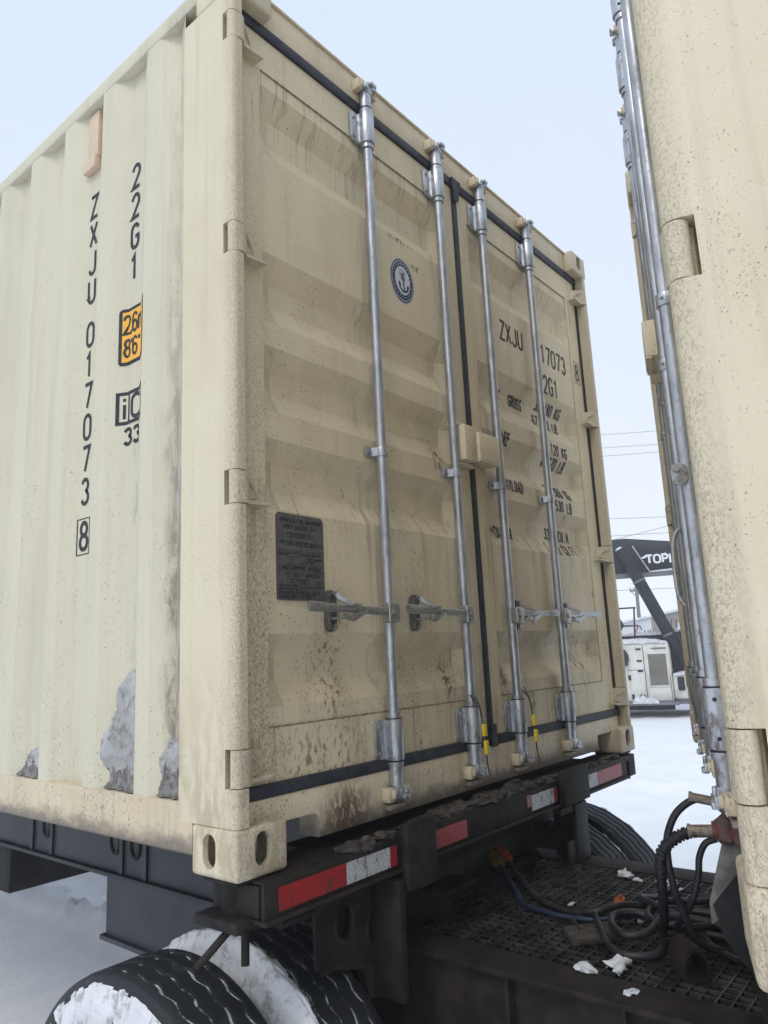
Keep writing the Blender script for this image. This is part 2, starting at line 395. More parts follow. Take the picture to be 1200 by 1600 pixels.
def tag(o, label=None, cat=None, group=None, kind=None):
    for k, v in (('label', label), ('category', cat), ('group', group), ('kind', kind)):
        if v: o[k] = v
    return o
def empty(name, loc=(0, 0, 0), rz=0, label=None, cat=None, group=None):
    o = bpy.data.objects.new(name, None); COL.objects.link(o)
    o.location = loc; o.rotation_euler = (0, 0, rz); o.empty_display_size = .2
    return tag(o, label, cat, group)
def cut(o, cutters):
    """boolean holes cut once and baked into the mesh; cutters are MBs"""
    co = []
    for c in cutters:
        k = c.build('cutter', [MBLK], o.parent, 0); co.append(k)
        md = o.modifiers.new('b', 'BOOLEAN'); md.operation = 'DIFFERENCE'; md.object = k; md.solver = 'EXACT'
    dg = bpy.context.evaluated_depsgraph_get(); dg.update()
    me = bpy.data.meshes.new_from_object(o.evaluated_get(dg))
    mats = list(o.data.materials)
    o.modifiers.clear(); old = o.data; o.data = me
    me.materials.clear()
    for m in mats: me.materials.append(m)
    me.polygons.foreach_set('material_index', [min(p.material_index, len(mats)-1) for p in me.polygons])
    me.set_sharp_from_angle(angle=R(35))
    for k in co:
        d = k.data; bpy.data.objects.remove(k); bpy.data.meshes.remove(d)
    bpy.data.meshes.remove(old)
    return o
def stadium(cx, cz, w, h, n=10):
    r = w/2; pts = []
    for k in range(n+1):
        a = math.pi*k/n; pts.append((cx+r*math.cos(a), cz+(h/2-r)+r*math.sin(a)))
    for k in range(n+1):
        a = math.pi+math.pi*k/n; pts.append((cx+r*math.cos(a), cz-(h/2-r)+r*math.sin(a)))
    return pts
def smooth_path(pts, n=8):
    P = [Vector(p) for p in pts]; out = []
    for i in range(len(P)-1):
        p0, p1, p2, p3 = P[max(i-1, 0)], P[i], P[i+1], P[min(i+2, len(P)-1)]
        for k in range(n):
            t = k/n
            out.append(.5*((2*p1)+(p2-p0)*t+(2*p0-5*p1+4*p2-p3)*t*t+(3*p1-p0-3*p2+p3)*t**3))
    out.append(P[-1]); return out

# ------------------------------------------------------------------ stroke lettering
def arc(cx, cy, rx, ry, a0, a1, n=8):
    return [(cx+rx*math.cos(R(a0+(a1-a0)*k/n)), cy+ry*math.sin(R(a0+(a1-a0)*k/n))) for k in range(n+1)]
ov_ = arc(.5, .72, .5, .28, 0, 180) + arc(.5, .28, .5, .28, 180, 360)
GL = {
 '0': [ov_+[ov_[0]]], 'O': [ov_+[ov_[0]]],
 '1': [[(.12, .80), (.5, 1), (.5, 0)]], 'I': [[(.5, 1), (.5, 0)]], 'i': [[(.5, .68), (.5, 0)], [(.5, .98), (.5, .84)]],
 '2': [arc(.5, .72, .5, .28, 170, -25)+[(0, 0), (1, 0)]],
 '3': [arc(.48, .75, .46, .25, 160, -80)+arc(.5, .26, .5, .26, 78, -160)],
 '4': [[(.75, 0), (.75, 1), (0, .3), (1, .3)]],
 '5': [[(.95, 1), (.12, 1), (.05, .56)]+arc(.48, .32, .52, .32, 120, -150)],
 '6': [arc(.5, .72, .5, .28, 25, 180)+[(0, .3)], arc(.5, .29, .5, .29, 0, 360, 14)],
 '7': [[(0, 1), (1, 1), (.35, 0)]],
 '8': [arc(.5, .765, .42, .235, -90, 270, 14), arc(.5, .265, .5, .265, 90, 450, 14)],
 '9': [arc(.5, .71, .5, .29, 0, 360, 14), [(1, .7)]+arc(.5, .28, .5, .28, 0, -160)],
 'Z': [[(0, 1), (1, 1), (0, 0), (1, 0)]], 'X': [[(0, 1), (1, 0)], [(1, 1), (0, 0)]],
 'J': [[(.9, 1), (.9, .28)]+arc(.45, .26, .45, .26, 0, -170)],
 'U': [[(0, 1), (0, .28)]+arc(.5, .28, .5, .28, 180, 360)+[(1, 1)]],
 'G': [arc(.5, .72, .5, .28, 20, 180)+arc(.5, .28, .5, .28, 180, 360)+[(1, .48), (.55, .48)]],
 'C': [arc(.5, .72, .5, .28, 15, 180)+arc(.5, .28, .5, .28, 180, 345)],
 'K': [[(0, 1), (0, 0)], [(1, 1), (.02, .42)], [(.3, .58), (1, 0)]],
 'L': [[(0, 1), (0, 0), (.95, 0)]],
 'B': [[(0, 0), (0, 1), (.5, 1)]+arc(.5, .76, .42, .24, 90, -90)+[(.05, .52)], [(.5, .52)]+arc(.5, .26, .5, .26, 88, -90)+[(0, 0)]],
 'R': [[(0, 0), (0, 1), (.5, 1)]+arc(.5, .74, .5, .26, 90, -90)+[(.05, .48)], [(.45, .48), (1, 0)]],
 'P': [[(0, 0), (0, 1), (.5, 1)]+arc(.5, .73, .5, .27, 90, -90)+[(.05, .46)]],
 'S': [arc(.5, .75, .48, .25, 20, 250)+arc(.5, .25, .5, .25, 80, -160)],
 'A': [[(0, 0), (.5, 1), (1, 0)], [(.2, .33), (.8, .33)]],
 'Y': [[(0, 1), (.5, .5), (1, 1)], [(.5, .5), (.5, 0)]],
 'D': [[(0, 0), (0, 1), (.45, 1)]+arc(.45, .6, .55, .4, 90, 0)+arc(.45, .4, .55, .4, 0, -90)+[(0, 0)]],
 'T': [[(0, 1), (1, 1)], [(.5, 1), (.5, 0)]], 'E': [[(1, 1), (0, 1), (0, 0), (1, 0)], [(0, .52), (.8, .52)]],
 'F': [[(1, 1), (0, 1), (0, 0)], [(0, .52), (.8, .52)]],
 'M': [[(0, 0), (0, 1), (.5, .35), (1, 1), (1, 0)]], 'N': [[(0, 0), (0, 1), (1, 0), (1, 1)]], 'V': [[(0, 1), (.5, 0), (1, 1)]],
 'm': [[(0, 0), (0, .7)], [(0, .5)]+arc(.25, .5, .24, .2, 180, 0)+[(.5, 0)], [(.5, .5)]+arc(.75, .5, .24, .2, 180, 0)+[(1, 0)]],
 'H': [[(0, 0), (0, 1)], [(1, 0), (1, 1)], [(0, .5), (1, .5)]], 'Q': [ov_+[ov_[0]]], 'W': [[(0, 1), (.25, 0), (.5, .7), (.75, 0), (1, 1)]],
 '.': [[(.3, .0), (.3, .09)]], ',': [[(.4, .10), (.2, -.12)]], "'": [[(.4, 1), (.35, .78)]], '"': [[(.2, 1), (.2, .78)], [(.6, 1), (.6, .78)]],
 '/': [[(0, 0), (1, 1)]], '-': [[(.1, .5), (.9, .5)]], ' ': [],
}
def ribbon(bm, pts, hw, base):
    P = [Vector(p) for p in pts]; n = len(P)
    closed = (P[0]-P[-1]).length < 1e-5 and n > 3
    if closed: P = P[:-1]; n -= 1
    Ls, Rs = [], []
    for i in range(n):
        a = P[i]-P[i-1] if (i > 0 or closed) else None
        b = P[(i+1) % n]-P[i] if (i < n-1 or closed) else None
        d1 = (a if a is not None else b).normalized(); d2 = (b if b is not None else a).normalized()
        n1 = Vector((-d1.y, d1.x)); n2 = Vector((-d2.y, d2.x)); m = n1+n2
        m = n1 if m.length < .2 else m.normalized(); k = hw/max(.45, m.dot(n1))
        Ls.append(bm.verts.new((*(P[i]+m*k), base))); Rs.append(bm.verts.new((*(P[i]-m*k), base)))
    for i in range(n if closed else n-1):
        j = (i+1) % n
        bm.faces.new((Rs[i], Rs[j], Ls[j], Ls[i]))
def text2d(bm, s, x0, z0, w, h, pitch, hw, vertical=False):
    """letters in a 2D plane (third coordinate = tiny stacking offset)"""
    x, z = x0, z0; k = 0
    for ch in s:
        for st in GL[ch]:
            ribbon(bm, [(x+p[0]*w, z+p[1]*h) for p in st], hw, 0.00012*(k % 3)); k += 1
        if vertical: z -= pitch
        else: x += pitch
def bisect(bm, axis, vals):
    for v in vals:
        co = [0, 0, 0]; no = [0, 0, 0]; co[axis] = v; no[axis] = 1
        bmesh.ops.bisect_plane(bm, geom=bm.verts[:]+bm.edges[:]+bm.faces[:], plane_co=co, plane_no=no, dist=1e-6)

# ------------------------------------------------------------------ the container
W_, L_, HT = 2.438, 6.058, 2.591
GRV = [(2.27, 2.19, 2.10, 2.03), (1.70, 1.62, 1.555, 1.48), (1.405, 1.345, 1.275, 1.206), (1.125, 1.065, .987, .92), (.577, .515, .453, .385)]
DP = 0.040
def gz(z):
    for a, b, c, d in GRV:
        if d < z < a:
            return (a-z)/(a-b) if z > b else ((z-d)/(c-d) if z < c else 1.0)
    return 0.
YP = .058
def ydoor(x, z, xa, xb):
    e = max(0., min(1., (x-xa)/.055, (xb-x)/.055))
    return YP + DP*gz(z)*e
def fside(y):                         # corrugation of the long wall: depth inwards at y
    t = (y-.377) % .278
    if y < .237: return 0.
    if y < .309: return .036
    if y < .377: return .036*(.377-y)/.068
    if t < .072: return 0.
    if t < .140: return .036*(t-.072)/.068
    if t < .210: return .036
    return .036*(.278-t)/.068
def side_breaks(y0, y1):
    v = [.309, .377]; k = 0
    while .377+.278*k < y1:
        b = .377+.278*k; v += [b+.072, b+.140, b+.210, b+.278]; k += 1
    return sorted({round(q, 5) for q in v if y0 < q < y1})

HZ = (0.254, 0.953, 1.665, 2.355)     # hinge heights
RODS_L = (0.629, 1.063); RODS_R = (1.390, 1.811)

def casting(name, x0, y0, z0, sx, sy, parent):
    """hollow corner casting; sx, sy = outward direction of its corner in x and y"""
    mb = MB(); mb.box(x0, x0+.162, y0, y0+.178, z0, z0+.118, .011, seg=3)
    o = mb.build(name, MPOST, parent)
    cs = []
    xo = x0+.05 if sx > 0 else x0-.02; xi = x0+.162+.02 if sx > 0 else x0+.162-.05
    c = MB(); c.box(x0+.016, x0+.146, y0+.016, y0+.162, z0+.016, z0+.102); cs.append(c)
    c = MB(); c.prism(stadium(y0+.105 if sy < 0 else y0+.073, z0+.061, .050, .080), 'x', x0-.02 if sx < 0 else x0+.1, x0+.06 if sx < 0 else x0+.19); cs.append(c)
    c = MB(); c.prism(stadium(x0+.080, z0+.064, .050, .080), 'y', y0-.02 if sy < 0 else y0+.1, y0+.06 if sy < 0 else y0+.2); cs.append(c)
    return cut(o, cs)

def post_side(sgn):
    """door-end corner post with hinge pockets; sgn -1 left, +1 right"""
    X = (lambda x: x) if sgn < 0 else (lambda x: W_-x)
    full = [(.003, .2345), (.003, .022)] + [(.003+.019*(1-math.cos(R(a))), .003+.019*(1-math.sin(R(a)))) for a in (15, 30, 45, 60, 75)] + [(.022, .003), (.040, .003), (.0435, .006), (.044, .085), (.066, .10), (.066, .2345)]
    pock = [(.003, .2345), (.003, .046), (.014, .050), (.044, .052), (.044, .085), (.066, .10), (.066, .2345)]
    mb = MB(); zs = .118
    for hz in HZ:
        mb.prism([(X(a), b) for a, b in full], 'z', zs, hz-.046)
        mb.prism([(X(a), b) for a, b in pock], 'z', hz-.046, hz+.046)
        zs = hz+.046
    mb.prism([(X(a), b) for a, b in full], 'z', zs, HT-.118)
    return mb

def build_container():
    root = empty('shipping_container', (0, 0, H))
    rp = lambda n, mb, m, par=root, sharp=35: mb.build(n, m, par, sharp)
    for sgn in (-1, 1):
        rp('corner_post', post_side(sgn), MPOST)
        xx = 0 if sgn < 0 else W_-.162
        for zz in (0, HT-.118):
            casting('corner_casting', xx, 0, zz, sgn, -1, root)
        for zz in (0, HT-.118):
            casting('corner_casting', xx, L_-.178, zz, sgn, 1, root)
        # long walls with real corrugation
        X = (lambda x: x) if sgn < 0 else (lambda x: W_-x)
        mb = MB(); ys = [.2345]+side_breaks(.2345, 5.82)+[5.82]
        out = [(X(.006+fside(y+1e-4)), y) for y in ys]; inn = [(X(.0085+fside(y+1e-4)), y) for y in ys]
        zl, zh = .163, 2.531
        va = [[mb.bm.verts.new((x, y, z)) for x, y in out] for z in (zl, zh)]
        for i in range(len(ys)-1):
            f = (va[0][i], va[0][i+1], va[1][i+1], va[1][i])
            mb.bm.faces.new(f if sgn > 0 else f[::-1])
        vb = [[mb.bm.verts.new((x+(.02 if sgn < 0 else -.02), y, z)) for x, y in inn] for z in (zl, zh)]
        for i in range(len(ys)-1):
            f = (vb[0][i], vb[0][i+1], vb[1][i+1], vb[1][i])
            mb.bm.faces.new(f[::-1] if sgn > 0 else f)
        mb._fin(); rp('side_wall', mb, MSIDE, sharp=20)
        mb = MB(); a, b = sorted((X(.004), X(.066))); mb.box(a, b, .1785, L_-.1785, 2.531, 2.587, .006); rp('top_rail', mb, MSIDE)
        mb = MB()
        prof = [(.004, .163), (.004, .047), (.010, .040), (.075, .040), (.075, .046), (.016, .047), (.015, .157), (.085, .157), (.085, .163)]
        mb.prism([(X(p), q) for p, q in prof], 'y', .1785, L_-.1785) if False else None
        pts = [(X(p), q) for p, q in prof]
        A = [mb.bm.verts.new((p, .1785, q)) for p, q in pts]; B = [mb.bm.verts.new((p, L_-.1785, q)) for p, q in pts]
        fs = [mb.bm.faces.new((A[i], B[i], B[(i+1) % len(pts)], A[(i+1) % len(pts)])) for i in range(len(pts))]
        fs += [mb.bm.faces.new(A), mb.bm.faces.new(B[::-1])]
        bmesh.ops.recalc_face_normals(mb.bm, faces=fs); mb._fin()
        rp('bottom_rail', mb, MRAIL)
    mb = MB(); mb.box(.07, W_-.07, .12, L_-.02, 2.535, 2.565); rp('roof', mb, MSIDE)
    mb = MB(); mb.box(.03, W_-.03, L_-.06, L_-.012, .12, 2.53); rp('front_wall', mb, MSIDE)
    mb = MB(); mb.box(.09, W_-.09, .13, L_-.07, .10, .15); rp('floor', mb, MBLK)
    # header with gutter lip, sill with lift pockets
    mb = MB(); mb.box(.163, W_-.163, .046, .12, 2.478, 2.578, .004); mb.box(.163, W_-.163, .038, .07, 2.5782, 2.588, .003)
    pass
    rp('door_header', mb, MRAIL)
    mb = MB(); mb.box(.0665, W_-.0665, .046, .125, .034, .165, .004)
    o = rp('door_sill', mb, MRAIL)
    cs = []
    for a, b in ((.10, .318), (W_-.318, W_-.10)):
        c = MB(); pts = [(a, -.02), (b, -.02), (b, .078)] + [(b-.022+.022*math.cos(R(q)), .078+.022*math.sin(R(q))) for q in (30, 60, 90)] + [(a, .10)]
        c.prism(pts, 'y', -.05, .2); cs.append(c)
    cut(o, cs)
    # keepers cast on header and sill for the cams
    for x in RODS_L+RODS_R:
        for zc, zs in ((2.528, 1), (.098, -1)):
            mb = MB()
            for dx in (-.037, .037):
                mb.box(x+dx-.014, x+dx+.014, -.0+.012, .0465, zc-.022, zc+.020, .006)
                mb.box(x+dx*.86-.006, x+dx*.86+.006, .004, .018, zc-.010, zc+.014, .003)
            mb.box(x-.036, x+.036, +.022, .0465, zc-.020+.026*zs, zc-.004+.026*zs, .004)
            rp('cam_keeper', mb, MRAIL)
    # ---- doors
    for side in ('L', 'R'):
        if side == 'L': x0, x1, xa, xb = .072, 1.203, .155, 1.118
        else: x0, x1, xa, xb = 1.236, 2.366, 1.320, 2.252
        z0, z1, za, zb = .199, 2.438, .336, 2.316
        mb = MB(); bm = mb.bm
        # frame: four flat members in front, back plate, edges
        yF = .054
        zbk = sorted({za, zb} | {q for g in GRV for q in g})
        xs = [xa, xa+.055, (xa+xb)/2, xb-.055, xb]
        V = {}
        for i, x in enumerate(xs):
            for j, z in enumerate(zbk): V[i, j] = bm.verts.new((x, ydoor(x, z, xa, xb), z))
        for i in range(len(xs)-1):
            for j in range(len(zbk)-1): bm.faces.new((V[i, j], V[i+1, j], V[i+1, j+1], V[i, j+1]))
        o_ = [bm.verts.new((x, yF, z)) for x, z in ((x0, z0), (x1, z0), (x1, z1), (x0, z1))]
        i_ = [bm.verts.new((x, yF, z)) for x, z in ((xa-.003, za-.003), (xb+.003, za-.003), (xb+.003, zb+.003), (xa-.003, zb+.003))]
        p_ = [bm.verts.new((x, YP+.0035, z)) for x, z in ((xa-.003, za-.003), (xb+.003, za-.003), (xb+.003, zb+.003), (xa-.003, zb+.003))]
        b_ = [bm.verts.new((x, .105, z)) for x, z in ((x0, z0), (x1, z0), (x1, z1), (x0, z1))]
        for k in range(4):
            l = (k+1) % 4
            bm.faces.new((o_[k], o_[l], i_[l], i_[k])); bm.faces.new((i_[k], i_[l], p_[l], p_[k]))
            bm.faces.new((b_[k], b_[l], o_[l], o_[k]))
        bm.faces.new(b_[::-1]); mb._fin()
        mb.box(xa-.004, xb+.004, YP+.004, YP+.007, za-.004, za+.0005); 
        door = rp('door', mb, MDOOR, sharp=12)
        dp = lambda n, mb, m, sharp=35: mb.build(n, m, door, sharp)
        # weld beads along the panel edges
        for zz in (za-.001, zb+.001):
            mb = MB()
            pts = [(xa+(xb-xa)*k/60, yF+.0015+.0012*noise.noise((k*.9, zz, 0)), zz+.0015*noise.noise((k*.7, zz*3, 2))) for k in range(61)]
            mb.tube(pts, .0023, 6)
            dp('weld_bead', mb, MWELD)
        # hinges
        for hz in HZ:
            mb = MB(); X = (lambda x: x) if side == 'L' else (lambda x: W_-x)
            mb.cyl((X(.0215), .0215, hz-.044), (X(.0215), .0215, hz+.044), .0178, 24)
            pr = [(.016, .006), (.034, .000), (.048, .004), (.075, .030), (.118, .046), (.118, .056), (.06, .060), (.03, .044)]
            vs = []
            for zt in (-1, 1):
                row = []
                for (a, b) in pr:
                    hh = .042 if a < .06 else (.042-.012*(a-.06)/.058 if zt > 0 else .038)
                    row.append(mb.bm.verts.new((X(a), b, hz+zt*hh)))
                vs.append(row)
            n = len(pr); fs = [mb.bm.faces.new(vs[0]), mb.bm.faces.new(vs[1][::-1])]
            for i in range(n): fs.append(mb.bm.faces.new((vs[0][i], vs[1][i], vs[1][(i+1) % n], vs[0][(i+1) % n])))
            bmesh.ops.recalc_face_normals(mb.bm, faces=fs); mb._fin()
            a, b = sorted((X(.050), X(.135)))
            mb.prism([(X(.05), hz-.041), (X(.138), hz-.034), (X(.138), hz-.026), (X(.05), hz-.030)], 'y', .018, .055)
            mb.tube([(X(.056), .012, hz+.024), (X(.09), .032, hz+.012), (X(.11), .044, hz-.012), (X(.075), .026, hz-.02)], .0045, 8)
            dp('hinge', mb, MPOST)
        # gaskets round the leaf
        mb = MB()
        if side == 'L':
            mb.box(.0455, .0715, .050, .09, .165, 2.475); 
            mb.box(.0455, 1.2195, .044, .09, 2.4385, 2.4775, .004); mb.box(.0455, 1.2195, .042, .09, .1655, .1985, .004)
            mb.box(1.2035, 1.2355, .046, .09, .1988, 2.4383, .004)
            mb.prism([(1.193, 2.4779), (1.262, 2.4779), (1.246, 2.43), (1.236, 2.38), (1.2037, 2.37), (1.199, 2.42)], 'y', .036, .0435)
            mb.prism([(1.2, .16), (1.24, .16), (1.236, .24), (1.205, .24)], 'y', .034, .0395)
        else:
            mb.box(W_-.0715, W_-.0455, .050, .09, .165, 2.475)
            mb.box(1.2205, W_-.0455, .044, .09, 2.4385, 2.4775, .004); mb.box(1.2205, W_-.0455, .042, .09, .1655, .1985, .004)
        dp('gasket', mb, MGASK)
        # lock rods with bearings, guides, handles
        for x in (RODS_L if side == 'L' else RODS_R):
            y = .026
            mb = MB()
            mb.cyl((x, y, .10), (x, y, 2.505), .0172, 24)
            for zt, q in ((2.505, 1), (.125, -1)):
                mb.cyl((x, y, zt-.055*q), (x, y, zt+.004*q), .0215, 24)
                # anti-rack cam: hooked claw
                mb.box(x-.017, x+.019, .002, .0455, min(zt, zt+.040*q), max(zt, zt+.040*q), .006)
                mb.box(x-.030, x-.010, -.004, .024, min(zt+.006*q, zt+.028*q), max(zt+.006*q, zt+.028*q), .004)
                mb.box(x+.010, x+.034, -.004, .018, min(zt+.016*q, zt+.036*q), max(zt+.016*q, zt+.036*q), .004)
                mb.box(x-.006, x+.028, -.010, .008, min(zt+.028*q, zt+.042*q), max(zt+.028*q, zt+.042*q), .004)
            for zt in (.325, 2.292): mb.cyl((x, y, zt-.008), (x, y, zt+.008), .0225, 24)
            for zt in (.183, 2.432): mb.cyl((x, y, zt-.007), (x, y, zt+.007), .0245, 24)
            mb.mi = 1
            for zt in (.316, 2.4245, .1905): mb.cyl((x, y, zt-.0012), (x, y, zt+.0012), .0252, 24)
            dp('lock_rod', mb, [MGALV, MGASK])
            for (za_, zb_) in ((.194, .314), (2.302, 2.424)):
                mb = MB()
                pts = [(x-.027, .0535), (x-.027, y+.004)] + [(x-.0275*math.cos(R(a)), y-.0285*math.sin(R(a))) for a in range(10, 171, 16)] + [(x+.027, y+.004), (x+.027, .0535)]
                mb.prism(pts, 'z', za_, zb_, .002)
                fl = [(x-.066, za_+.016), (x-.054, za_+.004), (x-.024, za_), (x-.024, zb_), (x-.056, zb_-.003), (x-.066, zb_-.014)]
                mb.prism(fl, 'y', .043, .0535, .002)
                mb.prism([(x-.030, .044), (x-.024, .044), (x-.024, .024)], 'z', za_+.004, zb_-.004)
                mb.mi = 1
                for q in (.022, .098):
                    mb.cyl((x-.049, .0435, za_+q), (x-.049, .037, za_+q), .0075, 10)
                mb.mi = 2
                for q in (.022, .098): mb.ball((x+.0265, .020, za_+q), .0048, sub=1)
                dp('rod_bearing', mb, [MGALV, MCAST, MGASK])
            mb = MB(); zb = 1.16
            pts = [(x-.021, .0535), (x-.021, y)] + [(x-.0212*math.cos(R(a)), y-.0218*math.sin(R(a))) for a in range(10, 171, 16)] + [(x+.021, y), (x+.021, .0535)]
            mb.prism(pts, 'z', zb-.015, zb+.015, .001)
            mb.prism([(x-.054, zb-.017), (x-.02, zb-.015), (x-.02, zb+.015), (x-.054, zb+.017)], 'y', .044, .0535, .002)
            mb.prism([(x-.03, .044), (x-.02, .044), (x-.02, .022)], 'z', zb-.014, zb+.014)
            mb.mi = 1; mb.cyl((x-.042, .0445, zb), (x-.042, .038, zb), .0065, 10); mb.ball((x+.0215, .016, zb), .0042, sub=1)
            dp('rod_guide', mb, [MGALV, MCAST])
            # handle hub, handle, catch
            hz = .636; d = -1 if side == 'L' else 1
            hubx = x + d*.012
            mb = MB(); mb.box(hubx-.030, hubx+.024, -.014, .020, hz-.032, hz+.030, .006, seg=3)
            mb.mi = 1; mb.cyl((hubx-.008, -.0135, hz), (hubx-.008, -.020, hz), .009, 14)
            dp('handle_hub', mb, [MCAST, MCAST])
            ln = .392 if side == 'L' else .325
            cx = x + (-.242 if x < .9 else -.272) if side == 'L' else x + .072
            mb = MB()
            secs = [(.028, .013, .018), (.10, .0125, .016), (.17, .011, .014), (.25, .0105, .013), (ln-.06, .0135, .010), (ln-.008, .0145, .006), (ln, .011, .005)]
            rows = []
            for (t, hh, yy) in secs:
                zz = hz + .012*t/ln
                rows.append([mb.bm.verts.new((x+d*t, yy-.022+a*.006, zz+b*hh)) for a, b in ((-1, -.7), (-1, .7), (-.6, 1), (.6, 1), (1, .7), (1, -.7), (.6, -1), (-.6, -1))])
            for i in range(len(rows)-1):
                for k in range(8): mb.bm.faces.new((rows[i][k], rows[i][(k+1) % 8], rows[i+1][(k+1) % 8], rows[i+1][k]))
            mb.bm.faces.new(rows[0]); mb.bm.faces.new(rows[-1][::-1]); bmesh.ops.recalc_face_normals(mb.bm, faces=mb.bm.faces[:]); mb._fin()
            mb.mi = 1
            tbm = bmesh.new(); tx = x+d*ln+.012 if side == 'L' else x+d*(ln-.14)
            text2d(tbm, 'PUSH', tx, hz+.002, .012, .015, .018, .0013)
            for f in tbm.faces: mb.bm.faces.new([mb.bm.verts.new((v.co.x, -.0148-.006*(1-abs(v.co.x-x)/ln)*0-v.co.z, v.co.y)) for v in f.verts])
            tbm.free(); mb._fin()
            dp('handle', mb, [MCAST, MGALV])
            mb = MB()
            mb.prism(stadium(cx, .640, .042, .122, 10), 'y', .040, .0535, .002)
            mb.prism(stadium(cx-.019, .640, .008, .112, 6), 'y', .026, .0405)
            mb.mi = 1
            mb.cyl((cx, .0405, .686), (cx, .022, .686), .0105, 6); mb.cyl((cx, .0405, .594), (cx, .026, .594), .0095, 6)
            # sprung tongue: drops from the upper bolt, sweeps over the lever and ends in a thumb tab
            tp = [(cx-.002, .020, .690), (cx-.004, .008, .676), (cx+.004, -.010, .664), (cx+.022, -.024, .655), (cx+.048, -.024, .652), (cx+.066, -.018, .656)]
            ww = (.013, .013, .012, .010, .009, .010)
            row = []
            for q, w_ in zip(tp, ww):
                row.append([mb.bm.verts.new((q[0]+a_, q[1]+b_, q[2]+c_)) for a_, b_, c_ in ((-w_*.5, -.003, -w_*.35), (w_*.5, -.003, w_*.35), (w_*.5, .003, w_*.35), (-w_*.5, .003, -w_*.35))])
            for i in range(len(row)-1):
                for k in range(4): mb.bm.faces.new((row[i][k], row[i][(k+1) % 4], row[i+1][(k+1) % 4], row[i+1][k]))
            mb.bm.faces.new(row[0][::-1]); mb.bm.faces.new(row[-1])
            mb._fin()
            # lower jaw the lever rests in
            mb.box(cx-.020, cx+.014, -.018, .040, .6135, .6195, .002); mb.box(cx-.020, cx+.014, -.022, -.0165, .6135, .630, .002)
            mb.prism([(cx+.006, .612), (cx+.030, .606), (cx+.090, .632), (cx+.088, .640), (cx+.02, .628)], 'y', -.020, -.012, .001)
            dp('handle_catch', mb, [MCASTD, MCAST])
        if side == 'L':
            # approval plate with engraved writing
            mb = MB(); pts = [(.192, .672), (.196, .668), (.372, .668), (.376, .672), (.376, .902), (.368, .912), (.200, .914), (.192, .906)]
            mb.prism([(a-.004, b) for a, b in pts], 'y', .0525, YP-.0005)
            mb.mi = 1; tb = bmesh.new()
            T = lambda s, xx, zz, h, p, hw=.0007: text2d(tb, s, xx, zz, p*.66, h, p, hw)
            T('APPROVED FOR TRANSPORT', .199, .888, .011, .0076, .0009); T('UNDER CUSTOMS SEAL', .212, .870, .011, .0076, .0009)
            def fr(a, b, c, d): ribbon(tb, [(a, c), (b, c), (b, d), (a, d), (a, c)], .0006, .0001)
            fr(.228, .334, .846, .858); T('CN-17-0086-2021', .240, .848, .008, .006)
            T('TYPE', .194, .826, .007, .0052); fr(.217, .257, .824, .834); T('17-08', .222, .8255, .006, .0052); T('MANUFACTURERS NO', .259, .829, .0055, .0042); T('OF THE CONTAINER', .259, .821, .0055, .0042); fr(.328, .366, .822, .832); T('017073', .331, .8235, .006, .005)
            for zz in (.808, .803, .770, .765, .753, .748): ribbon(tb, [(.1885, zz), (.371, zz)], .0005, .0001)
            ribbon(tb, [(.281, .802), (.281, .771)], .0005, .0002)
            T('OWNER NO', .192, .793, .006, .0045); fr(.230, .277, .791, .800); T('MANUFACTURED BY', .284, .794, .006, .0045); T('TIMBER COMPONENT', .296, .783, .0055, .0044); T('TREATMENT', .292, .774, .0055, .0044)
            T('TIMBER COMPONENT TREATMENT', .194, .755, .0075, .0064, .001)
            T('CSC SAFETY APPROVAL', .216, .733, .011, .0074, .0009); fr(.224, .310, .717, .728); T('CN-17-0086', .238, .719, .007, .006)
            for k, s in enumerate(('DATE MANUFACTURED', 'IDENTIFICATION NO')): T(s, .192, .706-.010*k, .006, .0042)
            fr(.270, .330, .705, .713); fr(.270, .330, .696, .704); fr(.336, .366, .704, .724); T('NEXT', .341, .7145, .006, .005); T('EXAM', .341, .706, .006, .005)
            for k, s in enumerate(('MAXIMUM OPERATING GROSS MASS 30480 KG', 'ALLOWABLE STACKING LOAD 216000 KG', 'TRANSVERSE RACKING TEST FORCE')): T(s, .192, .687-.0072*k, .0055, .0043)
            for v in tb.verts: v.co = Vector((v.co.x, .0520-v.co.z, v.co.y))
            for f in tb.faces: mb.bm.faces.new([mb.bm.verts.new(v.co) for v in f.verts])
            tb.free(); mb._fin()
            dp('approval_plate', mb, [MPLATE, MINK], 0)
            # riveted sealant line left of the plate
            # round anchor emblem
            mb = MB(); cx, cz, rx, rz_ = .836, 1.866, .068, .086
            yl = YP
            def disc(k, m, lay):
                mb.mi = m; n = 48
                mb.poly([(cx+rx*k*math.cos(-2*math.pi*i/n), yl-lay*.0006, cz+rz_*k*math.sin(-2*math.pi*i/n)) for i in range(n)][::-1])
            disc(1.04, 1, 1); disc(1.0, 0, 2); disc(.93, 1, 3); disc(.89, 0, 4); disc(.66, 1, 5)
            mb.mi = 1
            for i in range(26):                  # ring of small light characters
                a = 2*math.pi*i/26
                if i in (0, 13): continue
                sc = .030 if 3 < i < 10 else .022
                ca, sa = math.cos(a), math.sin(a); q = []
                for (du, dv) in ((-.5, -1), (.5, -1), (.5, 1), (-.5, 1)):
                    rad = .775+dv*sc*1.6; tan = du*sc*2.1
                    q.append((cx+rx*(rad*ca-tan*sa), yl-.0031, cz+rz_*(rad*sa+tan*ca)))
                mb.poly(q)
            tb = bmesh.new(); mb.mi = 0
            S = lambda pts, hw, b=0: ribbon(tb, [(cx+rx*u, cz+rz_*v) for u, v in pts], hw, b)
            S([(0.02, .18), (.10, -.46)], .0035); S([(-.10, .10), (.20, .06)], .0026, .0003)
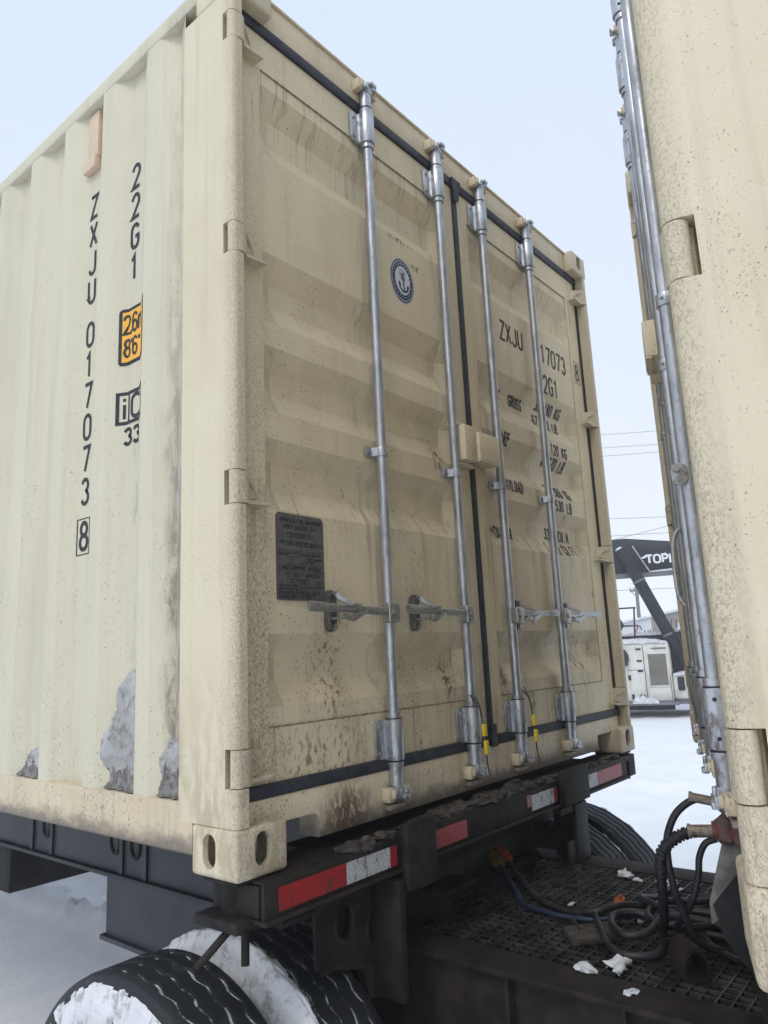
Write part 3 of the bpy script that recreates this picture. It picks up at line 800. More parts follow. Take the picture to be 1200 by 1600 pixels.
            S(arc(.06, -.10, .42, .40, 195, 345, 12), .0036, .0005)
            S([(-.36, -.12), (-.22, -.28)], .0045, .0007); S([(.46, -.14), (.34, -.30)], .0045, .0007); S(arc(-.02, .27, .07, .08, 0, 360, 10), .0022, .0004)
            for v in tb.verts: v.co = Vector((v.co.x, yl-.0038-v.co.z, v.co.y))
            for f in tb.faces: mb.bm.faces.new([mb.bm.verts.new(v.co) for v in f.verts])
            mb._fin(); tb.free()
            mb.mi = 2                              # shield and rope above the anchor
            mb.poly([(cx+rx*u, yl-.0034, cz+rz_*v) for u, v in ((-.28, .46), (-.26, .20), (-.12, .02), (.08, .02), (.22, .16), (.26, .42), (.05, .54))])
            mb.mi = 1; mb.poly([(cx+rx*u, yl-.0037, cz+rz_*v) for u, v in ((-.2, .40), (-.16, .28), (.02, .30), (.04, .42))])
            dp('emblem', mb, [MNAVY, MEMW, MEMG], 0)
            mb = MB(); mb.box(1.085, 1.160, -.012, .0535, 1.214, 1.352, .003); mb.box(1.064, 1.2, .020, .0535, 1.200, 1.2135, .003); mb.box(1.060, 1.18, .010, .0535, 1.3525, 1.362, .003)
            dp('lock_box_bracket', mb, MDOOR)
        else:
            mb = MB(); mb.box(1.122+.045, 1.318, -.024, .0535, 1.224, 1.336, .005); mb.box(1.319, 1.345, .012, .0535, 1.230, 1.330, .003)
            mb.box(1.1675, 1.316, -.022, -.006, 1.2235-.005, 1.2239)
            dp('lock_box', mb, MDOOR)
            # stencilled data block
            def T(s, xx, zz, w, h, p, hw=.0042):
                bm = bmesh.new(); text2d(bm, s, xx, zz, w, h, p, hw)
                bisect(bm, 1, [q for g in GRV for q in g])
                for v in bm.verts: v.co = Vector((v.co.x, ydoor(v.co.x, v.co.y, xa, xb)-.0012-v.co.z, v.co.y))
                mb = MB(); mb.bm.free(); mb.bm = bm; mb._fin()
                dp('lettering', mb, MINK2, 0)
            T('ZXJU', 1.540, 1.864, .038, .088, .0535, .0062); T('017073', 1.870, 1.866, .037, .088, .0545, .0062)
            T('22G1', 1.870, 1.709, .036, .088, .0545, .0062)
            def B(s, xe, zz, p=.029): T(s, xe-p*len(s)+.010, zz, p*.62, .047, p, .0046)
            B('MAX', 1.555, 1.588); B('GROSS', 1.746, 1.582, .0245); B('30.480 KG', 2.124, 1.618); B('67.200 LB', 2.100, 1.540)
            B('TARE', 1.556, 1.374); B('2.120 KG', 2.100, 1.406); B('4.670 LB', 2.106, 1.340)
            B('PAYLOAD', 1.628, 1.168, .0258); B('28.360 KG', 2.106, 1.200); B('62.530 LB', 2.098, 1.131)
            T(',', 2.030, 1.106, .02, .09, .03, .0035)
            B('CU.CAP.', 1.590, .960, .026); B('33.2 CU.M.', 2.140, .996, .0278); B('1.172 CU.FT.', 2.166, .928, .0285)
            bm = bmesh.new()
            text2d(bm, '8', 2.297, 1.868, .030, .088, .05, .0058)
            ribbon(bm, [(2.280, 1.852), (2.346, 1.852), (2.346, 1.972), (2.280, 1.972), (2.280, 1.852)], .0014, .0003)
            for v in bm.verts: v.co = Vector((v.co.x, yF-.001-v.co.z, v.co.y))
            mb = MB(); mb.bm.free(); mb.bm = bm; mb._fin()
            dp('check_digit', mb, MINK2, 0)
    return root
cont = build_container()
tag(cont, 'cream shipping container with round anchor emblem and black number down its side', 'shipping container', 'cream shipping containers')

# copy for the second container: the same box without what only the first one shows
def copy_tree(o, parent=None, skip=()):
    c = o.copy(); COL.objects.link(c)
    if parent: c.parent = parent
    for ch in list(o.children):
        if ch.name.split('.')[0] in skip: continue
        copy_tree(ch, c, skip)
    return c
cont2 = copy_tree(cont, None, ('lettering', 'check_digit', 'emblem', 'approval_plate', 'handle', 'handle_catch', 'handle_hub'))
mb = MB()                                # its handle hangs down beside the bar, hub plate edge-on to us
mb.prism(stadium(.008, .757, .034, .048), 'x', 1.826, 1.834, .002)
for zz in (.770, .745): mb.cyl((1.834, .002, zz), (1.842, .002, zz), .009 if zz > .76 else .006, 12)
mb.build('handle_hub', MCAST, cont2)
mb = MB(); mb.tube(smooth_path([(1.40, .004, .70), (1.40, -.012, .66), (1.40, -.014, .54), (1.40, .0, .50)], 6), .007, 8); mb.build('handle', MCAST, cont2)
cont2.location = (-.171+2.438*math.cos(R(18.9)), -1.162+2.438*math.sin(R(18.9)), H+.10); cont2.rotation_euler = (0, 0, R(198.9))
tag(cont2, 'cream shipping container at the right edge, showing only mud-flecked corner post and bars', 'shipping container', 'cream shipping containers')

# ---- markings, vent and door-bar tags of the first container only
def side_mark(name, fill, mat, breaks=True, lay=.0014):
    """2D mesh (u to the right = -y, v up) laid on the corrugated left wall"""
    bm = bmesh.new(); fill(bm)
    for v in bm.verts: v.co = Vector((v.co.z, -v.co.x, v.co.y))
    bisect(bm, 1, side_breaks(.24, 1.6))
    for v in bm.verts: v.co = Vector((.006+fside(v.co.y)-lay-v.co.x, v.co.y, v.co.z))
    mb = MB(); mb.bm.free(); mb.bm = bm; bmesh.ops.recalc_face_normals(bm, faces=bm.faces[:]); mb._fin()
    return mb.build(name, mat, cont, 0)
side_mark('side_lettering', lambda bm: text2d(bm, 'ZXJU', -.854, 2.105, .042, .084, .111, .0066, True), MINK)
side_mark('side_lettering', lambda bm: text2d(bm, '017073', -.854, 1.609, .042, .084, .1125, .0066, True), MINK)
side_mark('side_lettering', lambda bm: text2d(bm, '22G1', -.580, 2.095, .040, .084, .112, .0066, True), MINK)
side_mark('side_lettering', lambda bm: text2d(bm, '33', -.592, 1.196, .034, .050, .048, .0058), MINK)
def f1(bm):
    text2d(bm, '8', -.855, .892, .046, .090, .1, .0072)
    ribbon(bm, [(-.870, .876), (-.797, .876), (-.797, .996), (-.870, .996), (-.870, .876)], .0016, .0003)
side_mark('check_digit', f1, MINK)
def f2(bm):                                  # dark rounded border of the height label
    r = .014; a0, a1, b0, b1 = -.618, -.452, 1.462, 1.660
    pts = arc(a1-r, b1-r, r, r, 0, 90, 4)+arc(a0+r, b1-r, r, r, 90, 180, 4)+arc(a0+r, b0+r, r, r, 180, 270, 4)+arc(a1-r, b0+r, r, r, 270, 360, 4)
    bm.faces.new([bm.verts.new((*q, 0)) for q in pts])
side_mark('height_label', f2, MINK, lay=.001)
def f3(bm): bm.faces.new([bm.verts.new((*q, 0)) for q in ((-.606, 1.474), (-.464, 1.474), (-.464, 1.648), (-.606, 1.648))])
side_mark('height_label_ground', f3, MORNG, lay=.0018)
def f4(bm):
    text2d(bm, '2', -.600, 1.572, .024, .062, .04, .0046); text2d(bm, ',', -.573, 1.574, .014, .07, .02, .0042)
    text2d(bm, '6', -.560, 1.572, .024, .062, .04, .0046); text2d(bm, 'm', -.527, 1.572, .032, .066, .04, .0046)
    text2d(bm, '8', -.597, 1.492, .023, .058, .04, .0044); text2d(bm, "'", -.570, 1.492, .012, .058, .02, .004)
    text2d(bm, '6', -.557, 1.492, .023, .058, .04, .0044); text2d(bm, '"', -.528, 1.492, .02, .058, .02, .004)
side_mark('height_label_text', f4, MINK, lay=.0026)
def f5(bm):
    r = lambda a, b, c, d, k=0: bm.faces.new([bm.verts.new((*q, k)) for q in ((a, c), (b, c), (b, d), (a, d))])
    a0, a1, b0, b1, t = -.622, -.462, 1.262, 1.372, .011
    r(a0, a1, b0, b0+t); r(a0, a1, b1-t, b1); r(a0, a0+t+.001, b0+t, b1-t); r(a1-t, a1, b0+t, b1-t); r(-.578, -.571, b0+t, b1-t)
    text2d(bm, 'i', -.602, 1.282, .016, .070, .03, .0048); text2d(bm, 'C', -.558, 1.280, .050, .074, .03, .0062)
side_mark('code_frame', f5, MINK)
# small pale vent box under the top rail
mb = MB(); mb.box(.026, .0425, .797, .866, 2.335, 2.520, .002); mb.box(.016, .042, .800, .880, 2.285, 2.3345, .003)
mb.build('side_vent', MPINK, cont)
DOORS = [c for c in cont.children if c.name.split('.')[0] == 'door']

# packed snow and dirt caught in the wall grooves
def groove_lump(y0, y1, z0, z1, seed, lab, mat, dirt_to):
    ny, nz = 26, 48; bm = bmesh.new(); V = {}
    for i in range(ny+1):
        for j in range(nz+1):
            u = i/ny; w = j/nz; y = y0+(y1-y0)*u; z = z0+(z1-z0)*w
            wid = (1.06-.30*w if w < .62 else .874-1.0*(w-.62))+.30*noise.noise((seed, z*13, 1.3))
            e = min((wid-u)/.16, (1-w)/.07, 1.0) + .34*noise.noise((y*38+seed, z*30, seed))
            base = fside(y); t = e*(.18*.036+.66*base)*(.82+.35*noise.noise((y*60, z*48, seed+5)))
            t = min(t, base+.020)*min(1, u/.05, (1-w)/.03 if w < 1 else 0)
            V[i, j] = (bm.verts.new((.006+base-max(t, -.0005)-.0004, y, z)), t)
    for i in range(ny):
        for j in range(nz):
            q = [V[i, j], V[i+1, j], V[i+1, j+1], V[i, j+1]]
            if sum(1 for k in q if k[1] > .0004) >= 2:
                f = bm.faces.new([k[0] for k in q][::-1])
                f.material_index = 1 if (z0+(z1-z0)*j/nz) < dirt_to+.03*noise.noise((i*.3, seed, 0)) else 0; f.tag = True
    bmesh.ops.delete(bm, geom=[v for v in bm.verts if not v.link_faces], context='VERTS')
    bmesh.ops.recalc_face_normals(bm, faces=bm.faces[:])
    me = bpy.data.meshes.new('snow_lump'); bm.to_mesh(me); bm.free()
    for m in mat: me.materials.append(m)
    me.polygons.foreach_set('use_smooth', [True]*len(me.polygons))
    o = bpy.data.objects.new('snow_lump', me); COL.objects.link(o); o.location = (0, 0, H)
    return tag(o, lab, 'snow', 'snow lumps packed into the container wall')
groove_lump(.455, .64, .166, .50, 2.1, 'tallest snow lump packed in a wall groove above the bottom rail', [MSNOWL, MLUMP], .215)
groove_lump(.24, .36, .166, .32, 7.7, 'dirty snow lump packed in the groove next to the corner post', [MSNOWL, MLUMP], .235)
groove_lump(1.03, 1.20, .166, .255, 4.4, 'smallest snow lump, alone in a groove at the left edge', [MSNOWL, MLUMP], .215)

# security seals on two bars
def seal(x, lab):
    r = empty('cable_seal', (x, -.004, H+.30), 0, lab, 'security seal', 'yellow tagged seals on the lock bars')
    mb = MB(); mb.tube(smooth_path([(0.012, .022, .06), (.004, -.006, .0), (.010, -.010, -.10), (.016, -.012, -.18), (.026, -.014, -.225)], 6), .0028, 6)
    mb.tube(smooth_path([(-.016, .022, .055), (-.006, -.004, .02), (.004, -.008, -.02)], 6), .0028, 6); mb.build('cable', MGREASE, r)
    mb = MB(); mb.box(.001, .017, -.018, -.006, -.085, -.045, .002); mb.box(.004, .020, -.020, -.008, -.145, -.100, .002); mb.build('tag', MYEL, r)
    return r
seal(1.063, 'yellow-tagged cable seal hanging on the bar left of the door seam')
seal(1.420, 'yellow-tagged cable seal hanging on the bar right of the door seam')

# ------------------------------------------------------------------ trailer under the first container
ch = empty('container_trailer', (0, 0, 0), 0, 'black dirty container trailer with red and white reflector strips, dual tyres and rear grating deck', 'trailer')
def cp(n, mb, m, par=ch, sharp=35): return mb.build(n, m, par, sharp)
# main rails: I-beams, tall under the box, low behind it
for sx in (0, 1):
    X = (lambda x: x) if not sx else (lambda x: W_-x)
    def bx(mb, a, b, *r, **k):
        a, b = sorted((X(a), X(b))); mb.box(a, b, *r, **k)
    mb = MB()
    bx(mb, .650, .775, .25, 6.6, H-.030, H-.012, bev=.003); bx(mb, .650, .775, .25, 6.6, H-.382, H-.364, bev=.003)
    bx(mb, .672, .684, .25, 6.6, H-.364, H-.030)
    for yy in (1.42, 1.60, 2.22, 2.42, 3.1, 3.9):       # web bosses
        bx(mb, .662, .672, yy-.012, yy+.012, H-.362, H-.04)
    cp('main_rail', mb, MBLU)
    mb = MB()
    for yy in (1.50, 1.66, 2.28):
        mb.tube([(X(.672)+(0 if not sx else 0), yy+.034*math.cos(2*math.pi*k/20), H-.235+.052*math.sin(2*math.pi*k/20)) for k in range(20)], .010, 8, closed=True)
    cp('web_ring', mb, MBLK)
    mb = MB(); bx(mb, .660, .676, .62, 1.70, H-.612, H-.383); bx(mb, .640, .745, .60, 1.72, H-.632, H-.6125, bev=.003)
    cp('hanger_plate', mb, MBLU)
    mb = MB()                                            # rear low rail beside the grating
    bx(mb, .648, .772, -1.75, .22, H-.345, H-.329, bev=.003); bx(mb, .690, .704, -1.75, .22, H-.70, H-.345); bx(mb, .648, .772, -1.75, .22, H-.716, H-.70)
    for yy in (-.62, -.30, -.95, -1.3): bx(mb, .655, .690, yy, yy+.012, H-.70, H-.345)
    cp('deck_rail', mb, MBLK2)
# cross members
mb = MB()
for yy in (.9, 1.9, 2.9, 3.9, 4.9, 5.9): mb.box(.785, 1.653, yy, yy+.09, H-.33, H-.10, .004)
cp('cross_member', mb, MBLK)
# outriggers carrying the sides
mb = MB()
for yy in (3.2, 5.85): mb.box(.02, .649, yy, yy+.14, H-.13, H-.005, .004); mb.box(1.79, 2.42, yy, yy+.14, H-.13, H-.005, .004)
cp('outrigger', mb, MBLK)
# rear bolster
mb = MB()
mb.box(.055, 2.235, -.030, -.018, H-.088, H-.004, .002)          # web that carries the tape
mb.box(.055, 2.235, -.018, .125, H-.010, H-.003)
mb.box(.05, 2.24, -.040, .125, H-.099, H-.0885, .003)
mb.box(.052, .20, -.012, .16, H-.085, H-.014, .004); mb.box(2.238, 2.41, .0, .16, H-.11, H-.014, .004)
mb.box(.33, 2.1, .126, .21, H-.20, H-.004, .004)
cp('rear_bolster', mb, MBLK2)
mb = MB(); random.seed(5)                                         # dirt heaped on the ledge
for k in range(70):
    x = random.uniform(.35, 2.2); mb.ball((x, -.006+random.uniform(-.012, .02), H+.000+random.uniform(0, .004)), random.uniform(.008, .024), 1.7, 1, .55, 2, .5, k)
for k in range(46):
    x = random.uniform(.75, 1.55); mb.ball((x, .0+random.uniform(-.01, .03), H+.004), random.uniform(.012, .026), 1.8, 1, .8, 2, .5, k+90)
mb.ball((.415, -.026, H+.006), .022, 1.3, .8, .8, 2, .6, 3); mb.ball((.44, -.026, H+.0), .018, 1.2, .8, .8, 2, .6, 8)
cp('caked_dirt', mb, MDIRT)['kind'] = 'stuff'
# dirt line on the container's lower flange hangs from the wall side: belongs to the box
# reflector strips
def strip(a, b, m, z0=-.077, z1=-.024):
    mb = MB(); mb.box(a, b, -.0325, -.0302, H+z0, H+z1); return cp('reflector_strip', mb, m)
strip(.10, .335, MTRED); strip(.3355, .515, MTWHT); strip(.5155, .545, MTRED)
strip(.712, .905, MTRED); strip(1.30, 1.335, MTRED, -.06, -.02); strip(1.3355, 1.505, MTWHT); strip(1.5055, 1.535, MTRED)
strip(1.795, 1.905, MTWHT); strip(1.9055, 2.165, MTRED)
# uprights on the bolster
for a, b, zb in ((.560, .700, -.150), (1.548, 1.765, -.10)):
    mb = MB(); mb.box(a, b, -.062, -.0335, H+zb, H+.030, .006)
    mb.box(a, b, -.0333, .0, H-.135, H-.1125)
    cp('bolster_upright', mb, MBLK2)
# hanging end plates with oval holes
EPH = ((.410, -.200), (.535, -.248))
mb = MB(); mb.prism([(.30, H-.1125), (.63, H-.1125), (.63, H-.44), (.50, H-.425), (.495, H-.345), (.30, H-.29)], 'y', .052, .064)
o = cp('end_plate', mb, MBLK2)
cs = []
for cx, cz in EPH:
    c = MB(); c.prism(stadium(cx, H+cz, .062, .085), 'y', -.05, .15); cs.append(c)
cut(o, cs)
mb = MB(); mb.box(.5205, .545, -.055, .051, H-.42, H-.1127, .003)
for cx, cz in EPH:
    mb.tube([(cx+.036*math.cos(2*math.pi*k/24), .051, H+cz+.049*math.sin(2*math.pi*k/24)) for k in range(24)], .006, 6, closed=True)
mb.box(.36, .62, .09, .10, H-.33, H-.12)
cp('plate_stiffener', mb, MBLK2)
mb = MB(); mb.box(1.66, 1.765, -.040, -.015, H-.345, H-.1127, .003); mb.box(1.735, 1.765, -.014, .10, H-.345, H-.1127, .003); mb.box(1.60, 1.659, -.03, -.02, H-.345, H-.24, .003)
cp('deck_hanger', mb, MBLK)
# hooked bar on the far end
mb = MB(); mb.box(2.2405, 2.285, -.02, .0, H-.030, H-.008, .003); mb.tube([(2.275, -.01, H-.016), (2.29, -.01, H-.03), (2.292, -.01, H-.11)], .009, 8)
cp('end_hook', mb, MBLK)
# twist lock below the near corner
mb = MB()
mb.box(.015, .135, .02, .15, H-.012, H-.0005, .003)
mb.cyl((.070, .095, H-.088), (.070, .095, H-.011), .032, 20)
mb.box(.004, .125, .008, .172, H-.113, H-.0865, .006); mb.box(.03, .10, .03, .12, H-.122, H-.1135, .004)
mb.cyl((.055, .085, H-.116), (-.030, .115, H-.190), .0095, 12); mb.cyl((.048, .030, H-.112), (.042, .024, H-.186), .0100, 12)
mb.box(.126, .24, -.010, .02, H-.128, H-.1125, .004)
cp('twist_lock', mb, MBLK2)
mb = MB(); mb.box(2.30, 2.42, .02, .15, H-.012, H-.0005, .003); mb.cyl((2.36, .085, H-.09), (2.36, .085, H-.0125), .03, 16)
cp('twist_lock', mb, MBLK2)
# rear deck grating
mb = MB(); gx0, gx1, gy0, gy1 = .773, 1.665, -1.70, .24; zt = H-.334
x = gx0+.008
while x < gx1:
    mb.box(x-.0022, x+.0022, gy0, gy1, zt-.010, zt); x += .0335
y = gy0+.01
while y < gy1:
    mb.box(gx0, gx1, y-.0022, y+.0022, zt-.009, zt+.0013); y += .036
cp('deck_grating', mb, MGRATE, sharp=0)
mb = MB(); mb.box(.705, 1.733, -1.7, .30, H-.70, H-.44)  # solid dark pan added so the grating gaps read black
for yy in (-1.2, -.6, -.02): mb.box(.775, 1.663, yy, yy+.05, H-.60, H-.365)
cp('underframe_shade_pan', mb, MPITSHADE)
mb = MB(); mb.box(.80, 1.64, .145, .23, H-.333, H-.02)
mb.box(.655, 1.783, .226, .2305, H-.70, H-.346); cp('bulkhead', mb, MBLK)  # thin sheet added to stop bright ground showing through the gap
mb = MB(); mb.box(1.22, 1.58, .085, .1445, H-.30, H-.285, .003); mb.box(1.24, 1.56, .10, .1445, H-.334, H-.3005)
for k in range(14): mb.ball((1.25+.024*k+.01*math.sin(k*5), .112, H-.284), .016, 1.4, .9, .6, 2, .5, k)
cp('socket_shelf', mb, MBLK2)
mb = MB(); mb.box(.86, 1.02, .02, .12, H-.25, H-.235, .003); mb.box(.87, .885, .03, .11, H-.334, H-.2505); cp('step_bracket', mb, MBLK2)
mb = MB(); mb.box(.80, 1.64, 2.95, 3.3, H-.69, H-.34, .01); cp('landing_gear', mb, MBLK)
mb = MB(); random.seed(11)                                       # mud and trampled snow in the mesh
for k in range(60):
    a = random.random(); x = random.uniform(.80, 1.64); y = random.uniform(-1.0, .10)
    mb.ball((x, y, zt+.001), random.uniform(.008, .024), random.uniform(1, 2), random.uniform(.7, 1.3), .18, 2, .7, k)
mb.mi = 1
for k in range(24):
    x = random.gauss(1.13, .20); y = random.gauss(-.50, .20)
    if .8 < x < 1.62: mb.ball((x, y, zt+.003), random.uniform(.004, .010), random.uniform(1, 2.4), random.uniform(.6, 1.2), .35, 1, .7, k+200)
cp('deck_grime', mb, [MBLK2, MSNOWD])['kind'] = 'stuff'
mb = MB()                                                        # raised plate lying in the grating
mb.prism([(.98, -.30), (1.10, -.40), (1.02, -.47), (.90, -.37)], 'z', zt+.0015, zt+.022, .004)
cp('deck_plate', mb, MDIRT)
# square guide tube bolted to the near end of the grating
mb = MB()
pts = [(.79, -.72), (.90, -.80)]
d = Vector((.62, -.78, 0)).normalized(); nrm = Vector((-d.y, d.x, 0))
base = Vector((.845, -.70, zt+.0015))
outer = [(0, 0), (.066, 0), (.066, .045), (.058, .066), (.043, .078), (.023, .078), (.008, .066), (0, .045)]
inner = [(.008, .008), (.058, .008), (.058, .045), (.051, .060), (.040, .069), (.027, .069), (.015, .060), (.008, .045)]
def P3(p, t): return base + d*p[0] + nrm*t + Vector((0, 0, p[1]))
for t0, t1, flip in ((0, .10, 0),):
    O0 = [mb.bm.verts.new(P3(p, 0)) for p in outer]; O1 = [mb.bm.verts.new(P3(p, t1)) for p in outer]
    I0 = [mb.bm.verts.new(P3(p, 0)) for p in inner]; I1 = [mb.bm.verts.new(P3(p, t1)) for p in inner]
    n = 8
    for i in range(n):
        j = (i+1) % n
        mb.bm.faces.new((O0[i], O0[j], O1[j], O1[i])); mb.bm.faces.new((I0[j], I0[i], I1[i], I1[j]))
        mb.bm.faces.new((O0[j], O0[i], I0[i], I0[j])); mb.bm.faces.new((O1[i], O1[j], I1[j], I1[i]))
mb._fin(); cp('guide_tube', mb, MBLK2)

# wheels: duals on both sides
TR, AY, AZ, TW = .513, .369, .513, .250
def tyre_mesh():
    mb = MB(); bm = mb.bm; N = 160
    gx = (-.070, -.024, .024, .070); gw = .0066
    prof = [(-.095, .29, 0), (-.118, .33, 0), (-.125, .40, 0), (-.121, .455, 0), (-.112, .492, 0), (-.102, .506, 0)]
    ribs = []
    last = -.097
    prof.append((-.097, .5085, 0))
    for g in gx:
        prof += [(g-gw, .5125, 1), (g-gw*.75, .5055, 1), (g+gw*.75, .5055, 1), (g+gw, .5125, 1)]
    prof += [(.097, .5085, 0)] + [(-a, r, z) for a, r, z in prof[5::-1]]
    rings = []
    for k in range(N):
        th = 2*math.pi*k/N; zz = (1, .45, -1, -.45)[k % 4]*.0048
        rings.append([bm.verts.new((a+(zz if z else 0), r*math.cos(th), r*math.sin(th))) for a, r, z in prof])
    m = len(prof)
    gi = {7+4*i+1 for i in range(4)}
    for k in range(N):
        a, b = rings[k], rings[(k+1) % N]
        for i in range(m-1):
            f = bm.faces.new((a[i], b[i], b[i+1], a[i+1])); f.tag = True
            f.material_index = 1 if i in gi else 0
    # sipes: short cross cuts on the shoulders, as small raised lugs
    bmesh.ops.recalc_face_normals(bm, faces=bm.faces[:])
    return mb
def rim_mesh():
    mb = MB()
    def lathe(pr, n=48):
        rg = [[mb.bm.verts.new((a, r*math.cos(2*math.pi*k/n), r*math.sin(2*math.pi*k/n))) for a, r in pr] for k in range(n)]
        for k in range(n):
            for i in range(len(pr)-1): mb.bm.faces.new((rg[k][i], rg[(k+1) % n][i], rg[(k+1) % n][i+1], rg[k][i+1]))
    lathe([(-.10, .295), (-.108, .288), (-.095, .275), (.05, .26), (.07, .20), (.06, .12), (-.02, .11), (-.05, .08), (-.05, .0)])
    lathe([(.10, .295), (.108, .288), (.09, .275), (.06, .262)])
    for k in range(10):
        a = 2*math.pi*k/10; mb.cyl((.07, .165*math.cos(a), .165*math.sin(a)), (.035, .165*math.cos(a), .165*math.sin(a)), .016, 8)
    bmesh.ops.recalc_face_normals(mb.bm, faces=mb.bm.faces[:]); return mb._fin()
def crust_mesh(seed, prof, a0, a1, cover, thick):
    """snow clinging to a tyre: a patch of the lathe surface, built up and eaten away at its rim.
    prof: (x, r, nx, nr) from outer edge to inner edge"""
    mb = MB(); bm = mb.bm; na = 110; V = {}
    for k in range(na+1):
        th = R(a0+(a1-a0)*k/na)
        for i, (x, r, nx, nr) in enumerate(prof):
            u = i/(len(prof)-1)
            e = min(1, (cover(u, k/na))*2.2) + .62*noise.noise((th*7, u*4, seed)) + .55*noise.noise((th*20, u*9, seed+3)) + .30*noise.noise((th*46, u*24, seed+6))
            t = thick*max(-.06, min(1., e))*(.8+.4*noise.noise((th*30, u*14, seed+9)))
            rr = r+nr*t; V[k, i] = (bm.verts.new((x+nx*t, rr*math.cos(th), rr*math.sin(th))), t)
    for k in range(na):
        for i in range(len(prof)-1):
            q = [V[k, i], V[k+1, i], V[k+1, i+1], V[k, i+1]]
            if sum(1 for v in q if v[1] > 0) >= 2:
                f = bm.faces.new([v[0] for v in q]); f.tag = True
    bmesh.ops.delete(bm, geom=[v for v in bm.verts if not v.link_faces], context='VERTS')
    bmesh.ops.recalc_face_normals(bm, faces=bm.faces[:]); return mb
def dens(pts, n):
    out = []
    for i in range(len(pts)-1):
        for k in range(n): out.append(tuple(a+(b-a)*k/n for a, b in zip(pts[i], pts[i+1])))
    return out+[pts[-1]]
ty_proto = None
for i, wx in enumerate((.045, .361, W_-.361, W_-.100)):
    if i == 0:
        w = rim_mesh().build('wheel', MRIM, ch); t = tyre_mesh().build('tyre', [MTYRE, MGROOVE], w, 28); proto = (w, t)
    else:
        w = proto[0].copy(); COL.objects.link(w); t = proto[1].copy(); COL.objects.link(t); t.parent = w
    w.location = (wx, AY, AZ)
    w.rotation_euler = (R(17*i), 0, math.pi if i in (0, 3) and False else 0)
    side = [(-.108, .30, -1, 0), (-.124, .37, -1, 0), (-.124, .43, -1, .1), (-.116, .485, -.8, .5), (-.100, .509, -.5, .9), (-.085, .5125, -.1, 1)]
    if i == 0:
        c = crust_mesh(1.7, dens(side, 5), 40, 215, lambda u, v: .07+.10*math.sin(v*7)-max(0, u-.56)*2.6-max(0, .12-u)*3, .011)
    elif i == 1:
        s2 = side[1:]+[(-.060, .5125, 0, 1), (-.030, .5125, 0, 1)]
        c = crust_mesh(4.2, dens(s2, 5), 50, 225, lambda u, v: .36+.12*math.sin(v*9)-max(0, u-.60)*3.4, .016)
    else:
        s3 = [(-a, r, -nx, nr) for a, r, nx, nr in side]
        c = crust_mesh(2.2+i, dens(s3, 5), 40, 200, lambda u, v: .10+.2*math.sin(v*math.pi)-.5*u, .02)
    co = c.build('snow_crust', MSNOWC, w, 60)
    co.rotation_euler = (-R(17*i), 0, 0)
mb = MB(); mb.cyl((.2, AY, AZ), (W_-.2, AY, AZ), .065, 20); mb.box(.70, .80, AY-.08, AY+.08, AZ, H-.40, .01); mb.box(1.64, 1.74, AY-.08, AY+.08, AZ, H-.40, .01)
cp('axle', mb, MBLK)

# ------------------------------------------------------------------ trailer under the second container
TH = R(18.9); ax = Vector((math.cos(TH), math.sin(TH), 0)); nv = Vector((-math.sin(TH), math.cos(TH), 0))
t2 = empty('coupled_trailer', (0, 0, 0), 0, 'dark trailer nose with grey air-line bracket below the right-hand container', 'trailer')
E2 = Vector((-.171, -1.162, 0))
def fr2(dist, back, z): q = E2+ax*dist-nv*back; return (q.x, q.y, z)
def box2(mb, d0, d1, b0, b1, z0, z1, bev=0):
    m = Matrix((( ax.x, -nv.x, 0, E2.x), (ax.y, -nv.y, 0, E2.y), (0, 0, 1, 0), (0, 0, 0, 1)))
    mb.box(d0, d1, b0, b1, z0, z1, bev, mat=m)
mb = MB(); box2(mb, .20, 2.25, .19, .36, H-.07, H+.095, .004); box2(mb, .05, .19, .02, .17, H-.02, H+.095, .004)
mb.build('front_bolster', MBLK, t2)
mb = MB()
for d0 in (.70, 1.60): box2(mb, d0, d0+.12, .365, 6.0, H-.28, H+.09, .004)
mb.build('main_rail', MBLK, t2)
mb = MB(); box2(mb, .42, 2.02, .05, 1.6, H-.300, H-.285, .004); box2(mb, .80, 1.62, .10, .36, H-.284, H-.075, .004)
mb.prism([(0, 0), (0, 0), (0, 0)], 'z', 0, 0) if False else None
mb.build('kingpin_plate', MBLK, t2)
# bracket that carries the couplings: folded grey plate
mb = MB()
A = [(.955, -.748, 1.060), (.955, -.748, 1.110), (.972, -.793, 1.258), (.986, -.830, 1.268), (1.005, -.882, 1.268), (1.005, -.882, 1.16)]
off = ax*.012
v0 = [mb.bm.verts.new(Vector(p)) for p in A]; v1 = [mb.bm.verts.new(Vector(p)+off) for p in A]
fs = [mb.bm.faces.new(v0), mb.bm.faces.new(v1[::-1])]+[mb.bm.faces.new((v0[i], v1[i], v1[(i+1) % 6], v0[(i+1) % 6])) for i in range(6)]
bmesh.ops.recalc_face_normals(mb.bm, faces=fs); mb._fin()
mb.build('coupling_bracket', MGREY, t2)
mb = MB()                                              # dark gusset plate in front of it
A = [(.893, -.868, 1.237), (.863, -.787, 1.136), (.869, -.804, 1.06), (.890, -.862, .97), (.915, -.930, .97), (.915, -.93, 1.24)]
v0 = [mb.bm.verts.new(Vector(p)) for p in A]; v1 = [mb.bm.verts.new(Vector(p)+off) for p in A]
fs = [mb.bm.faces.new(v0), mb.bm.faces.new(v1[::-1])]+[mb.bm.faces.new((v0[i], v1[i], v1[(i+1) % 6], v0[(i+1) % 6])) for i in range(6)]
bmesh.ops.recalc_face_normals(mb.bm, faces=fs); mb._fin()
mb.build('nose_gusset', MBLK, t2)
